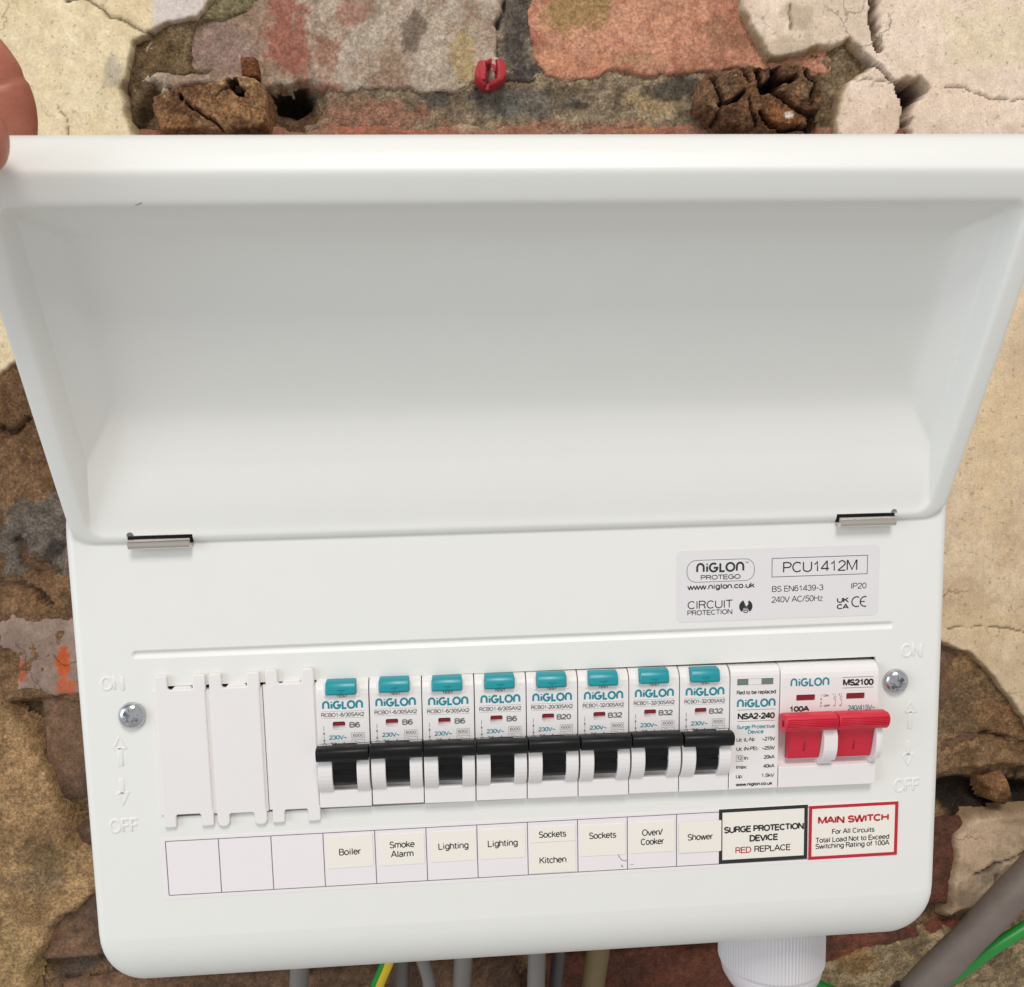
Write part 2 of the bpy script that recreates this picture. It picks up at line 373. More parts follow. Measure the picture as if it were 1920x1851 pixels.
brick(16, 146, 282.5, 345, mottled((202, 148, 120), (174, 116, 92), 24, 4, ((1090, 20, 55, 42, (158, 128, 84), 0.9), (1180, 110, 50, 14, (176, 140, 104), 0.6), (1360, 60, 40, 34, (134, 96, 72), 0.6), (1050, 120, 70, 24, (204, 142, 110), 0.6)), 1.5), 2, 1.0, 103.9, 7.5)
rowfn = lambda s: mottled(red_a, (150, 112, 90), 20, s, ((700, 235, 110, 16, (178, 108, 82), 0.7), (900, 232, 60, 18, (180, 158, 130), 0.8), (1200, 238, 90, 14, (176, 120, 84), 0.7), (1085, 240, 8, 20, (190, 170, 150), 0.8)))
brick(-104, 106, 197, 263, rowfn(3), 3, 1.5); brick(118, 328, 197, 263, rowfn(4), 4); brick(-326, -116, 197, 263, rowfn(5), 5)
for c in range(6):
    z1 = 187 - 75 * c
    for k in range(-2, 2):
        x0 = -206 + (k + 1) * 222 - (111 if c % 2 else 0)
        if x0 > 320 or x0 + 210 < -320: continue
        low = z1 < -30
        if c == 3 and x0 + 210 > 160: z1 = -58
        else: z1 = 187 - 75 * c
        brick(max(x0, -326), min(x0 + 210, 338), 187 - 75 * c - 64, z1, mottled((122, 74, 58) if low and x0 > -200 else (128, 98, 76), (92, 62, 50) if low and x0 > -200 else (94, 74, 60), 22, 6 + c * 3 + k), 6 + c * 5 + k, 1.8 if low else 3.0)

# mortar smeared over the bricks at the sides
brown = (148, 112, 76)
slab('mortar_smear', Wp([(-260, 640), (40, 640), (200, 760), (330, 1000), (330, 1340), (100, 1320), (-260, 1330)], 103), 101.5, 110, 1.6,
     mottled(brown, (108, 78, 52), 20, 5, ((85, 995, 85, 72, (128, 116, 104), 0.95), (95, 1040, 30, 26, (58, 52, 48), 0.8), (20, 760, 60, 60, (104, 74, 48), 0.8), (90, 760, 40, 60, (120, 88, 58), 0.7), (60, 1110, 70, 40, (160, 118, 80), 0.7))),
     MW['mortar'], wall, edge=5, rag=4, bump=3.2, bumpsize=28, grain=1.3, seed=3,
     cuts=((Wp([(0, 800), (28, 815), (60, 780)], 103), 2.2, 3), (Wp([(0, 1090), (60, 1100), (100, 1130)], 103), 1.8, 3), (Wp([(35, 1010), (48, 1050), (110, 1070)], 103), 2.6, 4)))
slab('mortar_smear', Wp([(1700, 1150), (1990, 1240), (1990, 1455), (1880, 1440), (1800, 1452), (1690, 1470)], 104), 103.5, 112, 1.4,
     mottled((156, 122, 84), (112, 84, 56), 18, 6, ((1810, 1300, 50, 60, (120, 98, 72), 0.7), (1870, 1350, 60, 50, (150, 112, 74), 0.7))), MW['mortar'], wall, edge=5, rag=3.5, bump=3.0, bumpsize=24, grain=1.3, seed=9,
     cuts=((Wp([(1775, 1395), (1850, 1375), (1920, 1390)], 104), 1.8, 3),))
slab('mortar_smear', Wp([(1842, 1462), (1888, 1452), (1902, 1490), (1880, 1510), (1850, 1505)], 104), 101, 114, 1.2, mottled((160, 118, 76), (110, 78, 48), 10, 7), MW['mortar'], wall, edge=4, rag=3, bump=3, bumpsize=12, grain=1.3, seed=2)
slab('mortar_smear', Wp([(280, -20), (460, -60), (500, 0), (470, 40), (380, 60), (368, 120), (450, 110), (380, 150), (300, 150), (280, 200), (262, 250), (235, 235), (225, 160), (240, 80)], 104), 103, 112, 1.2,
     mottled((140, 116, 84), (100, 80, 54), 12, 4, ((440, 10, 60, 40, (140, 128, 92), 0.8), (300, 100, 60, 50, (112, 88, 54), 0.8))), MW['mortar'], wall, edge=5, rag=3.5, bump=3.2, bumpsize=16, grain=1.3, seed=7)
slab('mortar_smear', Wp([(1430, 70), (1660, 70), (1660, 150), (1600, 180), (1590, 280), (1520, 280), (1520, 130)], 105), 105, 113, 1.2, mottled((158, 134, 102), (118, 96, 68), 10, 5), MW['mortar'], wall, edge=5, rag=2.5, bump=2.4, bumpsize=14, grain=1.3, seed=5)
slab('mortar_smear', Wp([(930, -60), (1050, -60), (1050, 40), (1050, 100), (1040, 160), (920, 165), (920, 110), (930, 60)], 104), 105.0, 112, 0.9, mottled((156, 138, 116), (96, 86, 76), 7, 2, ((965, 60, 22, 80, (80, 72, 66), 0.6), (975, 150, 40, 30, (84, 76, 74), 0.7))), MW['mortar'], wall, edge=4, rag=5, ragsize=8, bump=1.6, bumpsize=7, grain=1.3, seed=4)
slab('mortar_smear', Wp([(606, 140), (800, 130), (1000, 118), (1440, 118), (1440, 260), (1180, 270), (900, 270), (700, 270), (560, 262), (570, 226), (596, 205), (600, 170)], 105), 105.4, 113, 0.9,
     mottled((166, 146, 116), (122, 104, 82), 9, 6, ((690, 215, 130, 40, (164, 112, 88), 0.85), (1060, 240, 100, 16, (170, 118, 92), 0.7), (1225, 195, 50, 30, (178, 150, 106), 0.75), (1270, 165, 50, 20, (70, 64, 58), 0.8), (820, 190, 40, 18, (80, 74, 70), 0.8), (930, 175, 50, 40, (84, 78, 76), 0.8), (985, 190, 80, 24, (118, 112, 102), 0.7), (660, 195, 60, 20, (150, 118, 92), 0.7), (1080, 200, 60, 10, (64, 58, 52), 0.6))), MW['mortar'], wall, edge=5, rag=4, ragsize=9, bump=1.5, bumpsize=8, grain=1.3, seed=8)

# plaster, thick and broken
cream_a, cream_b = (236, 216, 176), (220, 197, 154)
def plaster_left(px, py, X, Z):
    C = mottled(cream_a, cream_b, 40, 1, ((60, 150, 90, 90, (226, 204, 164), 0.5), (210, 130, 16, 30, (176, 164, 146), 0.7)), 1.2)(px, py, X, Z)
    w = sst((px - 282 + 6 * fbm(X, Z, 8, 4, 6)) / 8)[..., None]
    return C * (1 - w) + lin((214, 200, 190)) * w
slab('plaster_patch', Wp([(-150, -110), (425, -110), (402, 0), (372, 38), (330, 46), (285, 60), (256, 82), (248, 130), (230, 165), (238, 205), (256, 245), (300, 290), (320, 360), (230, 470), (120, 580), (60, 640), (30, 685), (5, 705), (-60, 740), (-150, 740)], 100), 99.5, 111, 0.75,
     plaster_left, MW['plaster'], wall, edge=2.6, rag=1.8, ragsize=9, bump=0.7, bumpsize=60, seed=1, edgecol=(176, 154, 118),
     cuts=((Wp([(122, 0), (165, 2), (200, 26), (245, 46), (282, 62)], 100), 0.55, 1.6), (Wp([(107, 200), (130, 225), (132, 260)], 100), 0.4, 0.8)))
def plaster_right(px, py, X, Z):
    C = mottled((236, 212, 190), (218, 190, 164), 34, 5, ((1860, 60, 150, 70, (230, 210, 172), 0.6), (1560, 30, 110, 50, (214, 192, 166), 0.7), (1480, 90, 60, 26, (196, 174, 146), 0.7), (1820, 180, 90, 30, (236, 208, 182), 0.5), (1500, 20, 40, 22, (170, 146, 118), 0.5)), 1.3)(px, py, X, Z)
    w = sst((py - 380) / 160)[..., None]
    D = mottled((230, 204, 170), (214, 186, 150), 36, 6, ((1850, 780, 60, 160, (234, 204, 160), 0.6), (1800, 1130, 60, 50, (196, 164, 124), 0.4), (1900, 1020, 40, 70, (206, 174, 132), 0.4), (1850, 1180, 90, 28, (222, 194, 150), 0.6)), 1.3)(px, py, X, Z)
    return C * (1 - w) + D * w
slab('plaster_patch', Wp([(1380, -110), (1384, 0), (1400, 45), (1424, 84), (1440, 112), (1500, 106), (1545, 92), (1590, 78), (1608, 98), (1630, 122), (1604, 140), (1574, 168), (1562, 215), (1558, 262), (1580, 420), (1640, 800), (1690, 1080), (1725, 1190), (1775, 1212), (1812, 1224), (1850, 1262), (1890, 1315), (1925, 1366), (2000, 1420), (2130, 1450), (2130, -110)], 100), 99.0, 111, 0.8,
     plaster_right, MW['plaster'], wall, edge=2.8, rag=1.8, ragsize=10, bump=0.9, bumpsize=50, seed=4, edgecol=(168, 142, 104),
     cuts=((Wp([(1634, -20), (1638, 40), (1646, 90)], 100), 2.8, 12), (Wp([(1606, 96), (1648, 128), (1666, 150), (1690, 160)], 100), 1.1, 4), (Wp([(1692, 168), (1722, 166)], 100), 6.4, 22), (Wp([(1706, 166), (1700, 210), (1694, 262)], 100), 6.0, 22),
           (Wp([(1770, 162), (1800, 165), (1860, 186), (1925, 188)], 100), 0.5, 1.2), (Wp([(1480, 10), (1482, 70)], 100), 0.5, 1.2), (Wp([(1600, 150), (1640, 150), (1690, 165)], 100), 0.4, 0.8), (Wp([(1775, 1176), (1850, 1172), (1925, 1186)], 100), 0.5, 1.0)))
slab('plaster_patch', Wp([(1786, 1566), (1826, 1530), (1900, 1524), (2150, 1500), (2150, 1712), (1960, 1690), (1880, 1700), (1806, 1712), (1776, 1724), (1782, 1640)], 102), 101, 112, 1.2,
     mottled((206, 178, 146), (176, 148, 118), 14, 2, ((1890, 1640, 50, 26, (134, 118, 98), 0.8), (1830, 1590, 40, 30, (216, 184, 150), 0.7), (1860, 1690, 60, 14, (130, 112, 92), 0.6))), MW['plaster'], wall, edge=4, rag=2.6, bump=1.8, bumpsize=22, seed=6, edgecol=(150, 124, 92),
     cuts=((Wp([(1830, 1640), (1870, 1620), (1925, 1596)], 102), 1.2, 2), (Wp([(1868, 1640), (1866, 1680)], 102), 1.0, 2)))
slab('plaster_patch', Wp([(1500, 1830), (1560, 1800), (1640, 1770), (1760, 1742), (1900, 1728), (2150, 1728), (2150, 2100), (1450, 2100)], 103), 103, 112, 1.4,
     mottled((182, 156, 118), (128, 108, 80), 13, 3, ((1830, 1780, 60, 30, (104, 92, 74), 0.7), (1640, 1830, 60, 26, (192, 164, 124), 0.6), (1600, 1790, 40, 30, (150, 112, 62), 0.8))), MW['mortar'], wall, edge=4, rag=3, bump=2.0, bumpsize=18, seed=1)
slab('plaster_patch', Wp([(-260, 1160), (20, 1150), (120, 1140), (300, 1130), (300, 1322), (70, 1316), (18, 1306), (8, 1236), (-260, 1200)], 101), 101.2, 110, 0.9,
     mottled((176, 150, 134), (152, 126, 110), 18, 4, ((40, 1255, 17, 25, (196, 88, 48), 0.9), (118, 1244, 13, 38, (206, 92, 40), 1.0), (122, 1290, 14, 18, (206, 92, 40), 0.8))), MW['plaster'], wall, edge=7, rag=6, ragsize=18, bump=1.0, seed=2, edgecol=(140, 106, 76))
slab('plaster_patch', Wp([(-260, 1270), (10, 1306), (44, 1352), (84, 1410), (112, 1500), (138, 1560), (196, 1610), (220, 1650), (160, 1690), (104, 1740), (70, 1810), (56, 1880), (40, 2050), (-260, 2050)], 101), 100.5, 110, 1.2,
     mottled((186, 148, 100), (150, 116, 76), 16, 5, ((90, 1600, 60, 30, (120, 98, 66), 0.7), (40, 1420, 50, 70, (184, 142, 96), 0.6), (30, 1780, 60, 60, (176, 146, 96), 0.6), (60, 1650, 70, 20, (128, 108, 80), 0.6))), MW['mortar'], wall, edge=5, rag=3.5, bump=1.8, bumpsize=24, seed=3)

# wooden fixing blocks let into the wall
wb = Wp([(286, 184), (318, 166), (380, 154), (436, 138), (480, 146), (502, 172), (504, 226), (488, 248), (420, 252), (300, 248), (289, 220)], 96)
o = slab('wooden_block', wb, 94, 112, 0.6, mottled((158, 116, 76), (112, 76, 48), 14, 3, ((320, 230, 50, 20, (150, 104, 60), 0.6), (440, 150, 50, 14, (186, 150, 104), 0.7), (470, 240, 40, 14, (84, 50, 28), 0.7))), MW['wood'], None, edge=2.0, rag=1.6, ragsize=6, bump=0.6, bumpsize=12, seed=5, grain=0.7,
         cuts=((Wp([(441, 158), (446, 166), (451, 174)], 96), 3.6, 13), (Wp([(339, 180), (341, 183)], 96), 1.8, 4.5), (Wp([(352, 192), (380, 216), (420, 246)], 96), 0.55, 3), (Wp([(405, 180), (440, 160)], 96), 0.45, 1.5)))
tag(o, 'brown split wooden block with a dark hole, in the wall beside cream plaster', 'wood block')
o = slab('wood_splinter', Wp([(446, 104), (482, 103), (490, 150), (450, 146)], 99), 98, 112, 0.9, mottled((146, 90, 50), (112, 66, 36), 8, 2), MW['wood'], None, edge=1.5, rag=0.5, bump=0.4, seed=2)
tag(o, 'small dark brown stick of wood standing up behind the holed wooden block', 'wood')
wb2 = Wp([(1302, 168), (1318, 144), (1360, 124), (1440, 116), (1500, 118), (1540, 134), (1546, 180), (1538, 236), (1510, 262), (1400, 262), (1345, 248), (1308, 210)], 97)
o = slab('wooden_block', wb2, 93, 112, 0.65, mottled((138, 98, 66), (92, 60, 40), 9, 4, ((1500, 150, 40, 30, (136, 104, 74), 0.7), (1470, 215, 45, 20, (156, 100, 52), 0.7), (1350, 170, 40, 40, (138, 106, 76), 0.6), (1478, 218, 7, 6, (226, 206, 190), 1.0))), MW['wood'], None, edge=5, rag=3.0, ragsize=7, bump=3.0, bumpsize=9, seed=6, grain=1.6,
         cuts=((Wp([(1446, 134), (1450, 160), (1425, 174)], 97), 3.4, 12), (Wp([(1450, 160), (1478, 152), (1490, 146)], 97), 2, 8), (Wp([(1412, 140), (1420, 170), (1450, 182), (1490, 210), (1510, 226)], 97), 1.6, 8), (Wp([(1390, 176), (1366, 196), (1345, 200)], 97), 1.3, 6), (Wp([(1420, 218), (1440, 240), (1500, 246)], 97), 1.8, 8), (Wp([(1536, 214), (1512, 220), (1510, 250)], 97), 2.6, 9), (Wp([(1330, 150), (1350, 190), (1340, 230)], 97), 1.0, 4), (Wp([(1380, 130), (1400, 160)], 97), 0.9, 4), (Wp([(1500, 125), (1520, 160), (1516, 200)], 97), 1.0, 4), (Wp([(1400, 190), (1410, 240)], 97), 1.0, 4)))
tag(o, 'crumbling rounded brown wooden block full of deep splits, above the lid\'s right half', 'wood block')

# red plug in the brick
pX, pZ = unp(920, 138, 99)
plug = tag(empty('wall_plug', (pX, 99, pZ)), 'red plastic wall plug with a split mouth stuck in the bare brick', 'wall plug')
bm = lathe([(5.2, -14), (5.2, 0.5), (5.0, 1.6), (4.2, 2.1), (3.4, 1.6), (2.9, 0), (2.5, -10), (0, -10)], 28)
for v in bm.verts:
    a = math.atan2(v.co.z, v.co.x); v.co.x *= 0.92 + 0.10 * math.sin(2 * a + 0.6); v.co.z *= 1 + 0.06 * math.cos(3 * a); v.co.y += 0.7 * math.sin(3 * a)
me = carve(finish(bm, 40), [box(-1.0, 1.0, -6, 4, 0.5, 9), box(-0.6, 0.8, -6, 3, -9, -1)])
link('plug_sleeve', me, M['plug'], plug, rot=(0, 0.3, 0)); plug.scale = (1.25, 1.1, 1.05)
me = prism([(1.0, -3.6), (3.6, -1.6), (4.2, 2.8), (2.6, 5.2), (0.9, 4.6), (1.4, 1.0)], -3.6, -1.4, 0.5, 2, axis='y'); link('split_wing', me, M['plug'], plug, rot=(0, 0, 0.35))
me = prism([(-1.2, -3.0), (-3.2, -2.6), (-4.6, 1.0), (-3.4, 4.2), (-1.3, 4.4), (-0.8, 1.5)], -3.2, -1.0, 0.5, 2, axis='y'); link('split_wing', me, M['plug'], plug, rot=(0, 0, -0.3))

# ------------------------------------------------------------------ lettering: a monoline sans of strokes
def ar(cx, cy, rx_, ry_, a0, a1, n=None):
    n = n or max(3, int(abs(a1 - a0) / 22))
    return [(cx + rx_ * math.cos(math.radians(a0 + (a1 - a0) * k / n)), cy + ry_ * math.sin(math.radians(a0 + (a1 - a0) * k / n))) for k in range(n + 1)]
X_ = 0.72
G = {
 'A': (.70, [[(.02, 0), (.33, 1), (.37, 1), (.68, 0)], [(.14, .34), (.56, .34)]]),
 'B': (.66, [[(.08, 0), (.08, 1)], [(.08, 1), (.36, 1)] + ar(.36, .765, .21, .235, 90, -90) + [(.08, .53)], [(.36, .53)] + ar(.36, .265, .25, .265, 90, -90) + [(.08, 0)]]),
 'C': (.72, [ar(.38, .5, .31, .5, 42, 318)]),
 'D': (.72, [[(.08, 0), (.08, 1), (.30, 1)] + ar(.30, .5, .35, .5, 90, -90) + [(.08, 0)]]),
 'E': (.60, [[(.56, 1), (.08, 1), (.08, 0), (.57, 0)], [(.08, .53), (.52, .53)]]),
 'F': (.56, [[(.54, 1), (.08, 1), (.08, 0)], [(.08, .52), (.48, .52)]]),
 'G': (.76, [ar(.38, .5, .32, .5, 45, 340) + [(.69, .46)], [(.42, .48), (.70, .48), (.70, .06)]]),
 'H': (.72, [[(.08, 0), (.08, 1)], [(.64, 0), (.64, 1)], [(.08, .53), (.64, .53)]]),
 'I': (.24, [[(.12, 0), (.12, 1)]]),
 'J': (.52, [[(.42, 1), (.42, .26)] + ar(.23, .26, .19, .26, 0, -180)]),
 'K': (.68, [[(.08, 0), (.08, 1)], [(.62, 1), (.09, .42)], [(.27, .60), (.65, 0)]]),
 'L': (.56, [[(.08, 1), (.08, 0), (.53, 0)]]),
 'M': (.82, [[(.08, 0), (.08, 1), (.12, 1), (.41, .06), (.70, 1), (.74, 1), (.74, 0)]]),
 'N': (.72, [[(.08, 0), (.08, 1), (.11, 1), (.61, 0), (.64, 0), (.64, 1)]]),
 'O': (.78, [ar(.39, .5, .33, .5, 90, 450, 18)]),
 'P': (.64, [[(.08, 0), (.08, 1), (.36, 1)] + ar(.36, .74, .23, .26, 90, -90) + [(.08, .48)]]),
 'R': (.68, [[(.08, 0), (.08, 1), (.38, 1)] + ar(.38, .755, .22, .245, 90, -90) + [(.08, .51)], [(.38, .51), (.50, .42), (.56, .10), (.62, 0)]]),
 'S': (.64, [ar(.32, .755, .23, .245, 22, 262) + ar(.32, .255, .26, .255, 82, -158)]),
 'T': (.62, [[(.02, 1), (.60, 1)], [(.31, 1), (.31, 0)]]),
 'U': (.72, [[(.08, 1), (.08, .32)] + ar(.36, .32, .28, .32, 180, 360) + [(.64, 1)]]),
 'V': (.66, [[(.02, 1), (.31, 0), (.35, 0), (.64, 1)]]),
 'W': (.94, [[(.02, 1), (.23, 0), (.27, 0), (.45, 1), (.49, 1), (.67, 0), (.71, 0), (.92, 1)]]),
 'X': (.66, [[(.03, 0), (.62, 1)], [(.03, 1), (.63, 0)]]),
 'Z': (.62, [[(.05, 1), (.57, 1), (.05, 0), (.59, 0)]]),
 '0': (.58, [ar(.29, .5, .23, .5, 90, 450, 16)]),
 '1': (.58, [[(.12, .74), (.22, .78), (.33, 1), (.34, 0)]]),
 '2': (.58, [ar(.29, .73, .22, .27, 170, -30) + [(.30, .34), (.08, .10), (.05, 0), (.53, 0)]]),
 '3': (.58, [ar(.28, .75, .20, .25, 165, -85) , ar(.28, .27, .24, .27, 90, -165)]),
 '4': (.58, [[(.42, 0), (.42, 1), (.39, 1), (.04, .30), (.04, .25), (.55, .25)]]),
 '5': (.58, [[(.50, 1), (.15, 1), (.09, .50)] + ar(.28, .32, .24, .32, 140, -160)]),
 '6': (.58, [ar(.31, .60, .23, .40, 40, 180) + [(.08, .32)] + ar(.30, .31, .22, .31, 180, 540, 14)]),
 '7': (.58, [[(.05, 1), (.53, 1), (.33, .55), (.22, 0)]]),
 '8': (.58, [ar(.29, .76, .19, .24, 90, 450, 14), ar(.29, .26, .23, .26, 90, 450, 14)]),
 '9': (.58, [ar(.28, .69, .22, .31, 0, 360, 14), [(.50, .69), (.50, .40)] + ar(.27, .40, .23, .40, 0, -140)]),
 'a': (.58, [[(.46, 0), (.46, .48)] + ar(.27, .48, .19, .24, 0, 160), [(.46, .42), (.22, .36)] + ar(.22, .18, .17, .18, 90, 270) + [(.34, .04), (.46, .16)]]),
 'b': (.60, [[(.08, 0), (.08, 1)], ar(.30, .36, .22, .36, 90, 450, 14)]),
 'c': (.54, [ar(.29, .36, .23, .36, 40, 320)]),
 'd': (.60, [[(.52, 0), (.52, 1)], ar(.30, .36, .22, .36, 90, 450, 14)]),
 'e': (.58, [[(.06, .38), (.52, .38)] + ar(.29, .36, .23, .36, 4, 318)]),
 'f': (.34, [[(.15, 0), (.15, .82)] + ar(.30, .82, .15, .18, 180, 95), [(.02, .70), (.30, .70)]]),
 'g': (.60, [[(.52, .72), (.52, -.06)] + ar(.30, -.06, .22, .21, 0, -155), ar(.30, .36, .22, .36, 90, 450, 14)]),
 'h': (.58, [[(.08, 0), (.08, 1)], [(.08, .44)] + ar(.29, .46, .21, .26, 170, 0) + [(.50, 0)]]),
 'i': (.28, [[(.14, 0), (.14, .70)], [(.14, .87), (.14, .99)]]),
 'k': (.54, [[(.08, 0), (.08, 1)], [(.48, .70), (.09, .30)], [(.22, .43), (.51, 0)]]),
 'l': (.28, [[(.14, 0), (.14, 1)]]),
 'm': (.88, [[(.08, 0), (.08, .70)], [(.08, .46)] + ar(.26, .48, .18, .24, 170, 0) + [(.44, 0)], [(.44, .46)] + ar(.62, .48, .18, .24, 170, 0) + [(.80, 0)]]),
 'n': (.58, [[(.08, 0), (.08, .70)], [(.08, .44)] + ar(.29, .46, .21, .26, 170, 0) + [(.50, 0)]]),
 'o': (.60, [ar(.30, .36, .24, .36, 90, 450, 14)]),
 'p': (.60, [[(.08, -.27), (.08, .70)], ar(.30, .36, .22, .36, 90, 450, 14)]),
 'r': (.38, [[(.08, 0), (.08, .70)], [(.08, .42)] + ar(.32, .42, .24, .29, 175, 85)]),
 's': (.52, [ar(.26, .54, .18, .18, 25, 258) + ar(.26, .19, .20, .19, 80, -155)]),
 't': (.34, [[(.15, .92), (.15, .16)] + ar(.28, .16, .13, .16, 180, 280), [(.02, .70), (.29, .70)]]),
 'u': (.58, [[(.08, .70), (.08, .26)] + ar(.29, .26, .21, .26, 180, 350) + [(.50, .26)], [(.50, .70), (.50, 0)]]),
 'v': (.52, [[(.02, .70), (.24, 0), (.28, 0), (.50, .70)]]),
 'w': (.76, [[(.02, .70), (.19, 0), (.22, 0), (.37, .68), (.39, .68), (.54, 0), (.57, 0), (.74, .70)]]),
 'x': (.52, [[(.03, 0), (.48, .70)], [(.03, .70), (.49, 0)]]),
 'z': (.50, [[(.05, .70), (.45, .70), (.05, 0), (.47, 0)]]),
 '.': (.26, [[(.13, -.02), (.13, .11)]]), ':': (.26, [[(.13, -.02), (.13, .11)], [(.13, .56), (.13, .69)]]),
 '-': (.38, [[(.05, .38), (.33, .38)]]), '/': (.36, [[(.02, 0), (.33, 1)]]), '(': (.32, [ar(.44, .4, .32, .62, 130, 230)]), ')': (.32, [ar(-.12, .4, .32, .62, 50, -50)]),
 '~': (.60, [ar(.18, .38, .12, .09, 180, 10) + ar(.42, .38, .12, .09, 190, 360)]), ' ': (.30, []),
}
class Ink:
    """collects flat printed strokes (x, z) lying on a face at y; build() makes them one mesh"""
    def __init__(s, y): s.y = y; s.v = []; s.f = []; s.n = 0
    def ribbon(s, pts, t, closed=False):
        P = [Vector(p) for p in pts]; Q = [P[0]]
        for p in P[1:]:
            if (p - Q[-1]).length > 1e-4: Q.append(p)
        P = Q
        if closed and (P[0] - P[-1]).length < 1e-3: P.pop()
        n = len(P); b = len(s.v); s.n += 1; y = s.y - 0.002 * (s.n % 9)
        for i in range(n):
            a = P[i - 1] if (i > 0 or closed) else P[i]; c = P[(i + 1) % n] if (i < n - 1 or closed) else P[i]
            d0 = (P[i] - a); d1 = (c - P[i])
            if d0.length < 1e-6: d0 = d1
            if d1.length < 1e-6: d1 = d0
            d0 = d0.normalized(); d1 = d1.normalized(); d = d0 + d1
            d = d.normalized() if d.length > 1e-4 else d0
            k = min(1.6, 1 / max(0.5, d.dot(d0))) * t / 2
            nrm = Vector((-d.y, d.x)) * k
            for q in (P[i] + nrm, P[i] - nrm): s.v.append((q.x, y, q.y))
        for i in range(n if closed else n - 1):
            j = (i + 1) % n; s.f.append((b + 2 * i, b + 2 * i + 1, b + 2 * j + 1, b + 2 * j))
    def text(s, st, x0, x1, z0, z1, t):
        t *= 1.18
        w = sum(G[c][0] for c in st); sx = (x1 - x0) / w; sz = z1 - z0; x = x0
        for c in st:
            for k in G[c][1]:
                cl = len(k) > 6 and math.dist(k[0], k[-1]) < 1e-6
                s.ribbon([(x + px * sx, z0 + (py * (1 - t / sz) + 0.5 * t / sz) * sz) for px, py in k], t, cl)
            x += G[c][0] * sx
    def line(s, x0, z0, x1, z1, t): s.ribbon([(x0, z0), (x1, z1)], t)
    def rect(s, x0, x1, z0, z1, t): s.ribbon([(x0, z0), (x1, z0), (x1, z1), (x0, z1)], t, True)
    def poly(s, pts):
        b = len(s.v); s.n += 1; y = s.y - 0.002 * (s.n % 9)
        s.v += [(x, y, z) for x, z in pts]; s.f.append(tuple(range(b, b + len(pts))))
    def logo(s, x0, x1, z0, z1, t):
        t *= 1.12
        """the maker's word mark: rounded monoline n i G L o n"""
        u = (x1 - x0) / 6.02; h = z1 - z0 - t; m = lambda pts: [(x0 + t / 2 + px * u * 0.97, z0 + t / 2 + pz * h) for px, pz in pts]
        S = [[(0, 0), (0, .56)] + ar(.42, .56, .42, .44, 180, 0, 8) + [(.84, 0)],
             [(1.28, 0), (1.28, .68)], [(1.28, .86), (1.28, 1.0)],
             ar(2.12, .5, .50, .5, 50, 340, 14) + [(2.60, .46), (2.12, .46)],
             [(2.98, 1), (2.98, .0), (3.55, .0)],
             ar(4.28, .5, .52, .5, 90, 450, 18),
             [(5.12, 0), (5.12, .56)] + ar(5.54, .56, .42, .44, 180, 0, 8) + [(5.96, 0)]]
        for k in S: s.ribbon(m(k), t, math.dist(k[0], k[-1]) < 1e-6)
    def build(s, name, mat, parent):
        me = mesh(s.v, s.f, recalc=False)
        bm = bmesh.new(); bm.from_mesh(me)
        for f in bm.faces:
            if f.normal.y > 0: f.normal_flip()
        bm.to_mesh(me); bm.free()
        return link(name, me, mat, parent)

# ------------------------------------------------------------------ the consumer unit
unit = tag(empty('consumer_unit', (0, 0, -61)), 'white metal fuse box with its lid held open, fixed to the broken wall', 'fuse box')
U0 = empty  # parts are given in wall coordinates: shift by the base height
def part(name, me, mat, parent=None, loc=(0, 0, 0), rot=(0, 0, 0)):
    return link(name, me, mat, parent or unit, (loc[0], loc[1], loc[2] + (61 if parent is None else 0)), rot)

